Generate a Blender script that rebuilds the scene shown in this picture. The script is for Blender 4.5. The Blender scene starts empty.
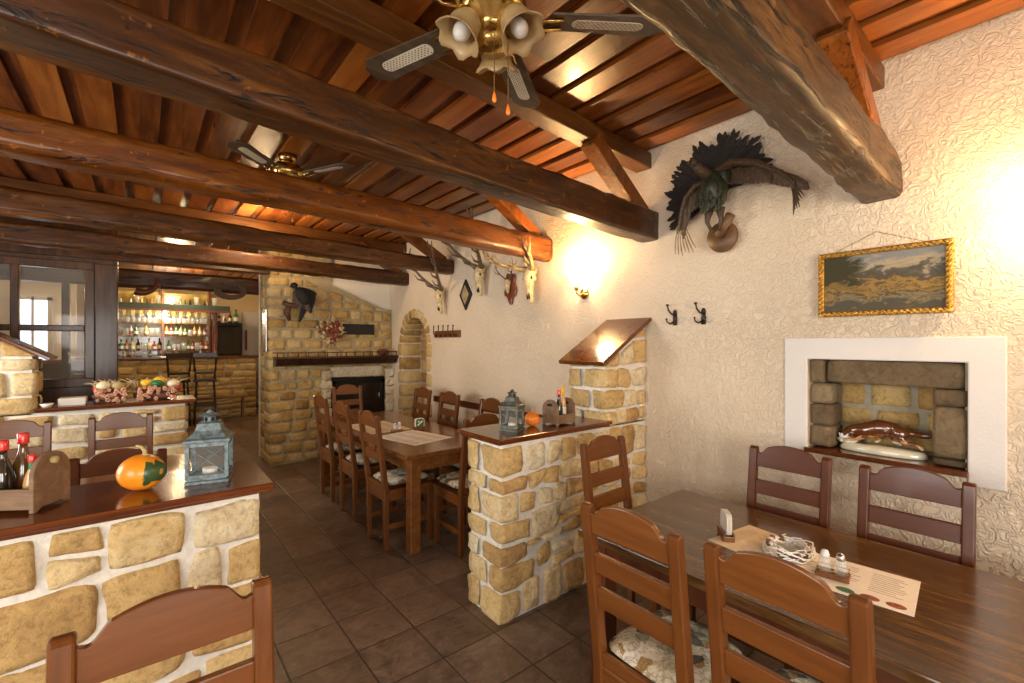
import bpy, math, random
from mathutils import Matrix, Vector, noise, Euler
random.seed(7)
PI = math.pi
C = bpy.context.scene.collection
def V(*a): return Vector(a)
def R(d): return math.radians(d)
def nz(p, f=1.0, s=0.0): return noise.noise(Vector((p[0]*f+s, p[1]*f+s*1.7, p[2]*f-s)))
# ------------------------------------------------------------------ materials
MATS = {}
def newmat(name):
    m = bpy.data.materials.new(name); m.use_nodes = True
    nt = m.node_tree; nt.nodes.clear()
    out = nt.nodes.new('ShaderNodeOutputMaterial'); b = nt.nodes.new('ShaderNodeBsdfPrincipled')
    nt.links.new(b.outputs[0], out.inputs[0]); MATS[name] = m
    return m, nt, b
def node(nt, t, **k):
    n = nt.nodes.new(t)
    for a, v in k.items():
        if a.startswith('i_'): n.inputs[int(a[2:])].default_value = v
        else: setattr(n, a, v)
    return n
def ramp(nt, fac, stops, interp='LINEAR'):
    r = nt.nodes.new('ShaderNodeValToRGB'); e = r.color_ramp.elements; r.color_ramp.interpolation = interp
    while len(e) < len(stops): e.new(0.5)
    for i, (p, c) in enumerate(stops):
        e[i].position = p; e[i].color = (c[0], c[1], c[2], 1)
    if fac is not None: nt.links.new(fac, r.inputs[0])
    return r.outputs[0]
def coords(nt, scale=(1,1,1), kind='Object', rot=(0,0,0)):
    tc = nt.nodes.new('ShaderNodeTexCoord'); mp = nt.nodes.new('ShaderNodeMapping')
    nt.links.new(tc.outputs[kind], mp.inputs[0]); mp.inputs['Scale'].default_value = scale; mp.inputs['Rotation'].default_value = rot
    return mp.outputs[0]
def noisen(nt, vec, scale, detail=4, rough=.55, dist=0):
    n = nt.nodes.new('ShaderNodeTexNoise'); n.inputs['Scale'].default_value = scale; n.inputs['Detail'].default_value = detail
    n.inputs['Roughness'].default_value = rough; n.inputs['Distortion'].default_value = dist
    if vec is not None: nt.links.new(vec, n.inputs['Vector'])
    return n.outputs['Fac']
def mixc(nt, fac, a, b, mode='MIX'):
    m = nt.nodes.new('ShaderNodeMix'); m.data_type = 'RGBA'; m.blend_type = mode
    for idx, v in ((0, fac), (6, a), (7, b)):
        if hasattr(v, 'links') or hasattr(v, 'is_linked'): nt.links.new(v, m.inputs[idx])
        elif idx == 0: m.inputs[0].default_value = v
        else: m.inputs[idx].default_value = (v[0], v[1], v[2], 1)
    return m.outputs[2]
def mathn(nt, op, a, b=None):
    m = nt.nodes.new('ShaderNodeMath'); m.operation = op
    for i, v in enumerate((a, b)):
        if v is None: continue
        if hasattr(v, 'is_linked'): nt.links.new(v, m.inputs[i])
        else: m.inputs[i].default_value = v
    return m.outputs[0]
def bump(nt, b, h, strength=.3, dist=.01, prev=None):
    n = nt.nodes.new('ShaderNodeBump'); n.inputs['Strength'].default_value = strength; n.inputs['Distance'].default_value = dist
    nt.links.new(h, n.inputs['Height'])
    if prev is not None: nt.links.new(prev, n.inputs['Normal'])
    nt.links.new(n.outputs[0], b.inputs['Normal']); return n.outputs[0]
def tone(nt):
    a = nt.nodes.new('ShaderNodeAttribute'); a.attribute_name = 'tone'; return a.outputs['Fac']
def plain(name, col, rough=.5, metal=0, **k):
    m, nt, b = newmat(name)
    b.inputs['Base Color'].default_value = (*col, 1); b.inputs['Roughness'].default_value = rough; b.inputs['Metallic'].default_value = metal
    n = noisen(nt, coords(nt), k.get('ns', 20), 3)
    v = k.get('var', .25)
    nt.links.new(ramp(nt, n, [(.3, [c*(1-v) for c in col]), (.7, [min(1, c*(1+v)) for c in col])]), b.inputs['Base Color'])
    if k.get('bump'): bump(nt, b, n, k['bump'], .004)
    if k.get('emit'):
        b.inputs['Emission Color'].default_value = (*k.get('ecol', col), 1); b.inputs['Emission Strength'].default_value = k['emit']
    if k.get('trans'): b.inputs['Transmission Weight'].default_value = k['trans']
    if k.get('alpha'): b.inputs['Alpha'].default_value = k['alpha']
    if k.get('sheen'): b.inputs['Sheen Weight'].default_value = k['sheen']
    if k.get('coat'): b.inputs['Coat Weight'].default_value = k['coat']; b.inputs['Coat Roughness'].default_value = .1
    return m
def wood(name, dark, mid, light, grain='X', rough=.4, bs=.25, toned=.0, fine=1.0, coat=0, cracks=0, kind='Object'):
    m, nt, b = newmat(name)
    s = {'X': (1.2, 12, 12), 'Y': (12, 1.2, 12), 'Z': (12, 12, 1.2)}[grain]
    v = coords(nt, tuple(q*fine for q in s), kind)
    n1 = noisen(nt, v, 1.6, 5, .6, .8)
    n2 = noisen(nt, v, 7, 4, .7, .3)
    f = mathn(nt, 'ADD', mathn(nt, 'MULTIPLY', n1, .7), mathn(nt, 'MULTIPLY', n2, .3))
    if toned:
        f = mathn(nt, 'ADD', f, mathn(nt, 'MULTIPLY', mathn(nt, 'SUBTRACT', tone(nt), .5), toned))
    col = ramp(nt, f, [(.3, dark), (.52, mid), (.72, light)])
    h = f
    if cracks:
        w = noisen(nt, coords(nt, tuple(q*.6 for q in s), kind), 3.2, 6, .7, 1.5)
        cr = ramp(nt, w, [(.36, (0,0,0)), (.45, (1,1,1))])
        g = noisen(nt, coords(nt, (6,6,6), kind), 3, 4, .7)
        wear = ramp(nt, g, [(.64, (0,0,0)), (.68, (1,1,1))])
        col = mixc(nt, mathn(nt, 'MULTIPLY', wear, .7), col, tuple(min(1, q*1.5) for q in light))
        col = mixc(nt, cr, [c*.25 for c in dark], col)
        h = mathn(nt, 'ADD', mathn(nt, 'MULTIPLY', f, .5), mathn(nt, 'MULTIPLY', cr, cracks))
    nt.links.new(col, b.inputs['Base Color'])
    b.inputs['Roughness'].default_value = rough; b.inputs['Specular IOR Level'].default_value = .35
    if coat: b.inputs['Coat Weight'].default_value = coat; b.inputs['Coat Roughness'].default_value = .12
    bump(nt, b, h, bs, .006)
    return m
def stone_mat(name, stops, rough=.88, bs=.8):
    m, nt, b = newmat(name)
    v = coords(nt)
    n1 = noisen(nt, v, 8, 6, .68, .5); n2 = noisen(nt, v, 42, 6, .75); n3 = noisen(nt, v, 3.2, 5, .65, .8)
    f = mathn(nt, 'ADD', mathn(nt, 'MULTIPLY', tone(nt), .5), mathn(nt, 'MULTIPLY', n1, .55))
    col = ramp(nt, f, stops)
    st = ramp(nt, n3, [(.50, (0,0,0)), (.66, (1,1,1))])
    col = mixc(nt, mathn(nt, 'MULTIPLY', st, .45), col, stops[0][1])
    sp = ramp(nt, n2, [(.33, (.5,.46,.42)), (.52, (1,1,1))])
    col = mixc(nt, .75, col, sp, 'MULTIPLY')
    nt.links.new(col, b.inputs['Base Color']); b.inputs['Roughness'].default_value = rough
    h = mathn(nt, 'ADD', n1, mathn(nt, 'MULTIPLY', n2, .5))
    bump(nt, b, h, bs, .03)
    return m
stone_mat('rubble', [(.22,(.38,.22,.085)), (.36,(.58,.37,.14)), (.5,(.70,.49,.215)), (.64,(.77,.60,.33)), (.8,(.80,.69,.48))])
stone_mat('ashlar', [(.25,(.27,.15,.045)), (.42,(.50,.31,.10)), (.6,(.62,.42,.16)), (.8,(.68,.50,.25))])
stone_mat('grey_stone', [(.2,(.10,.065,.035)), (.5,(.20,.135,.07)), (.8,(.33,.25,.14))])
stone_mat('rough_stone', [(.2,(.36,.27,.16)), (.5,(.62,.50,.33)), (.8,(.8,.7,.52))])
def mortar(name, col):
    m, nt, b = newmat(name); n = noisen(nt, coords(nt), 30, 5, .7)
    nt.links.new(ramp(nt, n, [(.3, [c*.75 for c in col]), (.7, col)]), b.inputs['Base Color']); b.inputs['Roughness'].default_value = .95
    bump(nt, b, n, .8, .01)
mortar('mortar', (.80,.76,.69)); mortar('mortar_tan', (.42,.34,.20)); mortar('mortar_grey', (.40,.35,.26))
def plaster(name, c1, c2, wormy=1.0):
    m, nt, b = newmat(name)
    v = coords(nt)
    n = noisen(nt, v, 1.2, 3); nt.links.new(ramp(nt, n, [(.35, c1), (.65, c2)]), b.inputs['Base Color'])
    b.inputs['Roughness'].default_value = .62
    w1 = noisen(nt, v, 26, 2, .5, .9)
    r1 = ramp(nt, w1, [(.40,(0,0,0)), (.52,(1,1,1)), (.62,(.2,.2,.2)), (.75,(.7,.7,.7))])
    w2 = noisen(nt, v, 5, 4, .6, .5)
    h = mathn(nt, 'ADD', r1, mathn(nt, 'MULTIPLY', w2, 1.5))
    k_ = ramp(nt, noisen(nt, v, .7, 2), [(.38,(.3,.3,.3)), (.62,(1,1,1))]); h = mathn(nt, 'MULTIPLY', h, k_)
    bump(nt, b, h, .62*wormy, .012)
plaster('stucco', (.68,.55,.40), (.75,.62,.47)); plaster('plaster_yellow', (.72,.55,.30), (.8,.63,.38), .3)
plaster('plaster_white', (.70,.66,.62), (.76,.72,.68), .15); plaster('plaster_plain', (.74,.66,.54), (.8,.72,.6), .35)
# floor tiles
m, nt, b = newmat('floor_tile')
v = coords(nt)
sp = nt.nodes.new('ShaderNodeSeparateXYZ'); nt.links.new(v, sp.inputs[0])
def cell(out, off, pitch):
    q = mathn(nt, 'DIVIDE', mathn(nt, 'SUBTRACT', out, off), pitch)
    fr = mathn(nt, 'FRACT', mathn(nt, 'ADD', q, 100)); fl = mathn(nt, 'FLOOR', q)
    d = mathn(nt, 'MINIMUM', fr, mathn(nt, 'SUBTRACT', 1.0, fr)); return d, fl
dx, ix = cell(sp.outputs[0], .857, .318); dy, iy = cell(sp.outputs[1], 2.305, .318)
d = mathn(nt, 'MINIMUM', dx, dy)
cb = nt.nodes.new('ShaderNodeCombineXYZ'); nt.links.new(ix, cb.inputs[0]); nt.links.new(iy, cb.inputs[1])
wn = nt.nodes.new('ShaderNodeTexWhiteNoise'); nt.links.new(cb.outputs[0], wn.inputs[0])
n1 = noisen(nt, coords(nt, (1,1,1)), 6, 8, .72, 1.2); n2 = noisen(nt, coords(nt, (3,9,1)), 4, 6, .7, 1.5)
f = mathn(nt, 'ADD', mathn(nt, 'MULTIPLY', n1, .6), mathn(nt, 'ADD', mathn(nt, 'MULTIPLY', n2, .35), mathn(nt, 'MULTIPLY', wn.outputs[0], .12)))
col = ramp(nt, f, [(.33,(.050,.030,.019)), (.5,(.13,.080,.052)), (.7,(.25,.165,.115))])
gm = ramp(nt, d, [(.008,(0,0,0)), (.016,(1,1,1))])
nt.links.new(mixc(nt, gm, (.045,.028,.019), col), b.inputs['Base Color'])
b.inputs['Roughness'].default_value = .36
bump(nt, b, mathn(nt, 'ADD', mathn(nt, 'MULTIPLY', f, 1.1), mathn(nt, 'MULTIPLY', gm, .5)), .55, .006)
wood('beam_dark', (0.0160,0.0050,0.0009), (0.0607,0.0186,0.0026), (0.1660,0.0603,0.0087), 'X', .42, .6, fine=.7, cracks=.6, coat=0.08)
wood('beam_orange', (0.0383,0.0093,0.0012), (0.1533,0.0427,0.0043), (0.2874,0.1041,0.0130), 'X', .36, .45, fine=.7, cracks=.4, coat=0.08)
wood('beam_brown', (0.0224,0.0071,0.0012), (0.0958,0.0306,0.0046), (0.2044,0.0822,0.0145), 'X', .4, .5, fine=.7, cracks=.5, coat=0.08)
wood('beam_weathered', (0.0098,0.0043,0.0017), (0.0705,0.0334,0.0108), (0.1839,0.0860,0.0250), 'X', .5, 1.0, fine=1.5, cracks=1.6, coat=.1)
wood('rafter_wood', (0.0324,0.0099,0.0019), (0.0973,0.0329,0.0055), (0.1817,0.0712,0.0137), 'X', .4, .3, fine=.8)
wood('brace_wood', (0.0730,0.0192,0.0027), (0.1947,0.0547,0.0076), (0.3083,0.1026,0.0172), 'Z', .35, .3, fine=.8, cracks=.3)
wood('board_wood', (0.0580,0.0122,0.0016), (0.1738,0.0458,0.0058), (0.2832,0.0967,0.0157), 'Y', .33, .25, toned=.35, fine=.6, coat=0.08)
wood('batten_wood', (.05,.014,.005), (.15,.045,.012), (.28,.10,.03), 'Y', .38, .25, toned=.3, fine=.6)
wood('chair_wood', (0.0724,0.0202,0.0044), (0.1309,0.0416,0.0091), (0.1837,0.0659,0.0161), 'Z', .3, .08, coat=0.12, fine=.5)
wood('chair_rail_wood', (0.0835,0.0243,0.0051), (0.1447,0.0466,0.0102), (0.2004,0.0735,0.0183), 'X', .3, .08, coat=0.12, fine=.5)
wood('chair_red', (0.0530,0.0123,0.0048), (0.0936,0.0247,0.0090), (0.1373,0.0431,0.0163), 'Z', .28, .08, coat=0.15, fine=.5)
wood('chair_red_rail', (0.0624,0.0160,0.0077), (0.1029,0.0296,0.0138), (0.1435,0.0492,0.0237), 'X', .28, .08, coat=0.15, fine=.5)
wood('table_top', (0.0263,0.0114,0.0029), (0.1007,0.0441,0.0116), (0.2276,0.1142,0.0325), 'Y', .24, .06, coat=.35, fine=1.5)
wood('table_orange', (0.0927,0.0288,0.0064), (0.1700,0.0576,0.0127), (0.2549,0.0972,0.0255), 'Y', .24, .06, coat=.5, fine=.7)
wood('counter_wood', (0.0524,0.0127,0.0029), (0.1189,0.0287,0.0057), (0.1999,0.0592,0.0114), 'X', .18, .06, coat=0.35, fine=.7)
wood('dark_wood', (.012,.005,.003), (.035,.014,.007), (.075,.03,.014), 'Z', .35, .15, coat=.2)
wood('frame_wood', (0.0216,0.0074,0.0018), (0.0721,0.0269,0.0071), (0.1370,0.0571,0.0178), 'Z', .35, .15, coat=.2)
wood('caddy_wood', (.10,.055,.028), (.19,.11,.06), (.30,.19,.11), 'X', .55, .15, fine=1)
wood('blade_wood', (.035,.022,.013), (.075,.05,.030), (.13,.095,.06), 'X', .4, .1, fine=1.2)
plain('black_metal', (.012,.012,.012), .35, .6); plain('black_matte', (.01,.009,.008), .6)
plain('brass', (.62,.42,.14), .22, 1.0, var=.1); plain('iron', (.06,.05,.045), .45, .8)
m_z = plain('zinc', (.15,.19,.20), .55, .5, bump=.3, ns=60, var=.5)
plain('pewter', (.13,.13,.105), .5, .6, bump=.3, ns=60, var=.5); plain('steel', (.6,.6,.62), .25, 1.0, var=.1); plain('cane', (.62,.55,.42), .6, var=.1)
plain('white', (.82,.80,.76), .4, var=.05); plain('paper', (.80,.74,.66), .7, var=.04); plain('paper_tan', (.70,.56,.38), .7, var=.08)
plain('ink', (.33,.27,.22), .8); plain('ink_dark', (.05,.04,.03), .8); plain('photo_red', (.28,.07,.03), .6, var=.6, ns=90)
plain('red', (.65,.025,.02), .35, coat=.4); plain('yellow', (.8,.5,.03), .35); plain('green', (.02,.16,.05), .4)
plain('gold', (.50,.27,.05), .4, .8, var=.5, ns=60, bump=.3)
plain('dark_bottle', (.015,.01,.006), .08, coat=.6); plain('bottle_brown', (.10,.04,.01), .1, coat=.6)
plain('sauce', (.55,.30,.10), .3, coat=.5); plain('label_white', (.8,.78,.7), .6, var=.06)
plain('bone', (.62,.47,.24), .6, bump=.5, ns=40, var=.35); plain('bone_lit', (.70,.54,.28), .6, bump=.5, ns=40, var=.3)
plain('antler', (.16,.10,.055), .5, bump=.6, ns=50, var=.5); plain('antler_tan', (.42,.28,.12), .45, bump=.5, ns=50, var=.4)
plain('branch_brown', (.10,.035,.018), .6, ns=40, var=.5); plain('plaque_wood', (.17,.04,.018), .35, coat=.4); plain('disc_wood', (.14,.07,.03), .5, bump=.3)
plain('feather_black', (.016,.012,.010), .8, ns=60, var=.5); plain('feather_brown', (.085,.050,.026), .6, ns=70, var=.55, bump=.5)
plain('feather_green', (.03,.035,.018), .4, ns=70, var=.6, bump=.5); plain('feather_pale', (.36,.25,.13), .6, var=.3)
plain('beige_dry', (.50,.37,.20), .7, var=.3); plain('dry_red', (.20,.028,.014), .6, var=.5, ns=50)
plain('log_end', (.62,.34,.22), .7, var=.35, ns=80); plain('cork_dark', (.16,.07,.04), .8)
plain('porcelain', (.70,.66,.50), .15, coat=.8, var=.1); plain('charcoal_hole', (.01,.008,.007), .9)
plain('white_wax', (.85,.82,.75), .5, var=.03); plain('string', (.30,.21,.10), .8)
plain('canopy_green', (.03,.05,.035), .4); plain('card_green', (.03,.13,.05), .5)
plain('orange_cloth', (.75,.20,.02), .6); plain('blue_cloth', (.05,.14,.42), .8)
def glass(name, col=(1,1,1), rough=.03, alpha=.25):
    m, nt, b = newmat(name)
    b.inputs['Base Color'].default_value = (*col, 1); b.inputs['Roughness'].default_value = rough
    b.inputs['Alpha'].default_value = alpha; b.inputs['Specular IOR Level'].default_value = .8
    n = noisen(nt, coords(nt), 3, 1); rr = ramp(nt, n, [(0, (rough,)*3), (1, (rough*1.4,)*3)]); nt.links.new(rr, b.inputs['Roughness'])
glass('pane', (.8,.8,.75), .02, .12); glass('lantern_glass', (.3,.36,.36), .03, .07); glass('dark_glass', (.02,.015,.012), .06, .85)
glass('tumbler', (.75,.78,.76), .05, .28); glass('frosted', (.60,.42,.20), .3, .8)
plain('bulb', (.80,.78,.74), .3, var=.02)
def emit(name, col, s):
    m, nt, b = newmat(name); b.inputs['Base Color'].default_value = (*col, 1)
    b.inputs['Emission Color'].default_value = (*col, 1)
    n = noisen(nt, coords(nt), 4, 2); mm = mathn(nt, 'MULTIPLY', mathn(nt, 'ADD', mathn(nt, 'MULTIPLY', n, .2), .9), s)
    nt.links.new(mm, b.inputs['Emission Strength'])
emit('sconce_glow', (1,.75,.42), 22); emit('sky_pane', (.74,.84,1), 1.2); emit('bar_lamp', (1,.85,.6), 12)
# bar bottles by colour
for nm, c in {'b_amber': (.45,.20,.04), 'b_green': (.06,.16,.05), 'b_clear': (.72,.72,.68), 'b_red': (.4,.05,.03), 'b_dark': (.04,.02,.015), 'b_gold': (.65,.45,.12)}.items():
    plain(nm, c, .12, coat=.6, var=.2)
# patterned cushion
m, nt, b = newmat('cushion')
v = coords(nt)
vo = nt.nodes.new('ShaderNodeTexVoronoi'); vo.inputs['Scale'].default_value = 21; nt.links.new(v, vo.inputs['Vector'])
sc = nt.nodes.new('ShaderNodeSeparateColor'); nt.links.new(vo.outputs['Color'], sc.inputs[0])
c1 = ramp(nt, sc.outputs[0], [(0,(.62,.56,.42)), (.22,(.34,.36,.25)), (.36,(.68,.61,.46)), (.55,(.40,.24,.10)), (.68,(.70,.66,.56)), (.88,(.13,.12,.09))], 'CONSTANT')
n = noisen(nt, v, 26, 3, .6, 1.0)
c2 = ramp(nt, n, [(.44,(1,1,1)), (.52,(.35,.28,.2)), (.58,(1,1,1)), (.68,(.55,.6,.45))])
nt.links.new(mixc(nt, .8, c1, c2, 'MULTIPLY'), b.inputs['Base Color']); b.inputs['Roughness'].default_value = .9
bump(nt, b, noisen(nt, v, 9, 3), .6, .02)
# gourds
m, nt, b = newmat('gourd')
v = coords(nt); n = noisen(nt, v, 9, 3, .6, .6)
spx = nt.nodes.new('ShaderNodeSeparateXYZ'); nt.links.new(v, spx.inputs[0])
f = mathn(nt, 'ADD', mathn(nt, 'MULTIPLY', spx.outputs[0], 7.0), n)
col = ramp(nt, f, [(.56,(.85,.25,.012)), (.80,(.82,.30,.02)), (.84,(.03,.07,.025)), (1.05,(.05,.10,.03)), (1.15,(.6,.27,.02))])
n3 = noisen(nt, v, 30, 3); sp3 = mathn(nt, 'MULTIPLY', ramp(nt, mathn(nt, 'ADD', mathn(nt, 'MULTIPLY', spx.outputs[0], -2.5), n), [(.66,(0,0,0)), (.72,(1,1,1))]), .7)
col = mixc(nt, sp3, col, (.35,.28,.26))
nt.links.new(col, b.inputs['Base Color']); b.inputs['Roughness'].default_value = .3
plain('pumpkin_orange', (.78,.19,.015), .35, ns=12, coat=.3); plain('stem_tan', (.40,.30,.13), .7); plain('gourd_yellow', (.80,.45,.03), .4); plain('gourd_white', (.75,.65,.45), .5)
# landscape painting, on the canvas itself (local x across, z up)
m, nt, b = newmat('landscape')
v = coords(nt); s3 = nt.nodes.new('ShaderNodeSeparateXYZ'); nt.links.new(v, s3.inputs[0])
n = noisen(nt, coords(nt, (1,1,2.2)), 9, 5, .65, .6)
h = mathn(nt, 'ADD', mathn(nt, 'MULTIPLY', s3.outputs[2], 4.2), mathn(nt, 'MULTIPLY', mathn(nt, 'SUBTRACT', n, .5), 1.1))
h = mathn(nt, 'ADD', h, .5)
col = ramp(nt, h, [(.0,(.09,.08,.055)), (.12,(.24,.19,.11)), (.20,(.09,.065,.03)), (.30,(.32,.20,.07)), (.38,(.14,.09,.035)), (.46,(.34,.21,.065)), (.54,(.12,.085,.045)), (.62,(.085,.075,.055)), (.72,(.12,.11,.085)), (.76,(.30,.25,.17)), (.88,(.42,.34,.22)), (1.0,(.22,.22,.21))])
tr = mathn(nt, 'MULTIPLY', ramp(nt, mathn(nt, 'ADD', mathn(nt, 'MULTIPLY', s3.outputs[0], -2.2), mathn(nt, 'MULTIPLY', n, .6)), [(.45,(0,0,0)), (.58,(1,1,1))]), ramp(nt, h, [(.4,(0,0,0)), (.55,(1,1,1))]))
nt.links.new(mixc(nt, tr, col, (.055,.05,.025)), b.inputs['Base Color']); b.inputs['Roughness'].default_value = .7; b.inputs['Specular IOR Level'].default_value = .15
# dog glaze
m, nt, b = newmat('setter_glaze')
v = coords(nt); n = noisen(nt, v, 14, 3, .6, .5); s4 = nt.nodes.new('ShaderNodeSeparateXYZ'); nt.links.new(v, s4.inputs[0])
f = mathn(nt, 'ADD', mathn(nt, 'MULTIPLY', s4.outputs[2], 7), mathn(nt, 'MULTIPLY', n, .9))
nt.links.new(ramp(nt, f, [(.78,(.66,.54,.34)), (.93,(.50,.19,.04)), (1.15,(.30,.085,.018)), (1.45,(.12,.035,.01))]), b.inputs['Base Color'])
b.inputs['Roughness'].default_value = .15; b.inputs['Coat Weight'].default_value = .8
# ------------------------------------------------------------------ mesh builder
class G:
    def __init__(s): s.v = []; s.f = []; s.t = []; s.T = Matrix.Identity(4); s.tone = .5
    def add(s, vs, fs, tone=None):
        n = len(s.v); s.v += [s.T @ Vector(p) for p in vs]; s.f += [tuple(i+n for i in f) for f in fs]
        s.t += [s.tone if tone is None else tone]*len(fs); return s
    def box(s, c, d, M=None, tone=None):
        x, y, z = d[0]/2, d[1]/2, d[2]/2
        vs = [Vector((a*x, b_*y, c_*z)) for a in (-1,1) for b_ in (-1,1) for c_ in (-1,1)]
        if M: vs = [M @ p for p in vs]
        vs = [p+Vector(c) for p in vs]
        return s.add(vs, [(0,1,3,2),(4,6,7,5),(0,4,5,1),(2,3,7,6),(0,2,6,4),(1,5,7,3)], tone)
    def bb(s, x0, x1, y0, y1, z0, z1, tone=None): return s.box(((x0+x1)/2,(y0+y1)/2,(z0+z1)/2), (x1-x0,y1-y0,z1-z0), None, tone)
    def bar(s, p, q, w, h, up=(0,0,1), tone=None):
        p, q = Vector(p), Vector(q); d = (q-p); L = d.length; d.normalize()
        sd = d.cross(Vector(up)); sd.normalize(); u = sd.cross(d)
        M = Matrix((d, sd, u)).transposed()
        return s.box((p+q)/2, (L, w, h), M, tone)
    def prism(s, poly, a, b, axis='y', tone=None):
        n = len(poly)
        def P(u, w, t): return {'x': (t,u,w), 'y': (u,t,w), 'z': (u,w,t)}[axis]
        vs = [P(u, w, a) for u, w in poly]+[P(u, w, b) for u, w in poly]
        fs = [tuple(range(n-1,-1,-1)), tuple(range(n, 2*n))]+[(i,(i+1)%n,(i+1)%n+n,i+n) for i in range(n)]
        return s.add(vs, fs, tone)
    def tube(s, pts, r, n=8, tone=None, flat=1.0):
        pts = [Vector(p) for p in pts]; rs = r if isinstance(r, (list,tuple)) else [r]*len(pts)
        vs = []; up = Vector((0,0,1)); prev = None
        for i, p in enumerate(pts):
            d = (pts[min(i+1,len(pts)-1)]-pts[max(i-1,0)]).normalized()
            if prev is None:
                a = d.cross(up if abs(d.z) < .95 else Vector((1,0,0))).normalized()
            else: a = (prev-d*prev.dot(d)).normalized()
            prev = a; b_ = d.cross(a)
            for k in range(n):
                t = 2*PI*k/n; vs.append(p+a*math.cos(t)*rs[i]+b_*math.sin(t)*rs[i]*flat)
        fs = []
        for i in range(len(pts)-1):
            for k in range(n): fs.append((i*n+k, i*n+(k+1)%n, (i+1)*n+(k+1)%n, (i+1)*n+k))
        fs.append(tuple(range(n-1,-1,-1))); fs.append(tuple(range((len(pts)-1)*n, len(pts)*n)))
        return s.add(vs, fs, tone)
    def lathe(s, prof, n=16, c=(0,0,0), M=None, tone=None, sy=1.0):
        vs = []
        for r, z in prof:
            for k in range(n):
                t = 2*PI*k/n; p = Vector((r*math.cos(t), r*math.sin(t)*sy, z))
                if M: p = M @ p
                vs.append(p+Vector(c))
        m_ = len(prof); fs = [(i*n+k, i*n+(k+1)%n, (i+1)*n+(k+1)%n, (i+1)*n+k) for i in range(m_-1) for k in range(n)]
        fs.append(tuple(range(n-1,-1,-1))); fs.append(tuple(range((m_-1)*n, m_*n)))
        return s.add(vs, fs, tone)
    def ell(s, c, r, nu=14, nv=9, M=None, amp=0, fr=5, tone=None, ribs=0, rib=0):
        vs = []; c = Vector(c)
        for i in range(nv+1):
            ph = PI*i/nv
            for k in range(nu):
                t = 2*PI*k/nu; q = Vector((math.sin(ph)*math.cos(t), math.sin(ph)*math.sin(t), math.cos(ph)))
                k_ = 1+amp*nz(q, fr*.3, c.x*7+c.z*3)-rib*abs(math.sin(ribs*t/2.0))**.5*0 + (rib*(abs(math.cos(ribs*t/2.0))**.6-1) if ribs else 0)*math.sin(ph)
                p = Vector((q.x*r[0]*k_, q.y*r[1]*k_, q.z*r[2]*k_))
                if M: p = M @ p
                vs.append(p+c)
        fs = [(i*nu+k, (i+1)*nu+k, (i+1)*nu+(k+1)%nu, i*nu+(k+1)%nu) for i in range(nv) for k in range(nu)]
        return s.add(vs, fs, tone)
    def rblock(s, quad, n, dep, tone=.5, seed=0, N=5, k=11, amp=.006, bulge=.0):
        # rounded stone: quad = 4 front corners (bl, br, tr, tl); n = outward normal; dep = thickness behind the front
        a, b_, c, d = [Vector(q) for q in quad]; n = Vector(n)
        idx = {}; vs = []; fs = []
        def vid(i, j, l):
            key = (i, j, l)
            if key in idx: return idx[key]
            p = Vector((2*i/N-1, 2*j/2-1, 2*l/N-1))
            e = (abs(p.x)**k+abs(p.y)**k+abs(p.z)**k)**(1/k); q = p/e
            u, w = (q.x+1)/2, (q.z+1)/2
            P = (a*(1-u)+b_*u)*(1-w)+(d*(1-u)+c*u)*w
            P = P+n*((q.y-1)/2*dep)
            if q.y > .2: P = P+n*bulge*(1-q.x**2)*(1-q.z**2)
            P = P+Vector((nz(P, 9, seed), nz(P, 9, seed+5), nz(P, 9, seed+11)))*amp*1.6+n*(nz(P, 26, seed)*amp*.9-abs(nz(P, 14, seed+3))*amp*1.2)
            idx[key] = len(vs); vs.append(P); return idx[key]
        for i in range(N):
            for l in range(N):
                fs.append((vid(i,2,l), vid(i+1,2,l), vid(i+1,2,l+1), vid(i,2,l+1)))
        for i in range(N):
            for j in (0, 1):
                fs.append((vid(i,j,0), vid(i+1,j,0), vid(i+1,j+1,0), vid(i,j+1,0)))
                fs.append((vid(i,j,N), vid(i,j+1,N), vid(i+1,j+1,N), vid(i+1,j,N)))
        for l in range(N):
            for j in (0, 1):
                fs.append((vid(0,j,l), vid(0,j+1,l), vid(0,j+1,l+1), vid(0,j,l+1)))
                fs.append((vid(N,j,l), vid(N,j,l+1), vid(N,j+1,l+1), vid(N,j+1,l)))
        return s.add(vs, fs, tone)
    def build(s, name, mat, parent=None, smooth=False, bevel=0, world=False, loc=None):
        me = bpy.data.meshes.new(name)
        off = Vector((0,0,0))
        if world and parent is not None: off = parent.location.copy()
        me.from_pydata([p-off for p in s.v], [], s.f)
        at = me.attributes.new('tone', 'FLOAT', 'FACE'); at.data.foreach_set('value', s.t)
        import bmesh
        bm = bmesh.new(); bm.from_mesh(me); bmesh.ops.recalc_face_normals(bm, faces=bm.faces); bm.to_mesh(me); bm.free()
        if smooth: me.polygons.foreach_set('use_smooth', [True]*len(me.polygons))
        me.materials.append(MATS[mat]); me.update()
        o = bpy.data.objects.new(name, me); C.objects.link(o)
        if parent is not None: o.parent = parent
        if loc is not None: o.location = loc
        if bevel:
            bv = o.modifiers.new('bevel', 'BEVEL'); bv.width = bevel; bv.segments = 2; bv.limit_method = 'ANGLE'; bv.angle_limit = R(40)
        return o
def tag(o, label, cat, group=None):
    o['label'] = label; o['category'] = cat
    if group: o['group'] = group
    return o
def thing(name, label, cat, loc=(0,0,0), rz=0, group=None):
    o = bpy.data.objects.new(name, None); C.objects.link(o); o.location = loc; o.rotation_euler = (0,0,rz); o.empty_display_size = .1
    return tag(o, label, cat, group)
def struct(o): o['kind'] = 'structure'; return o
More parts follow.
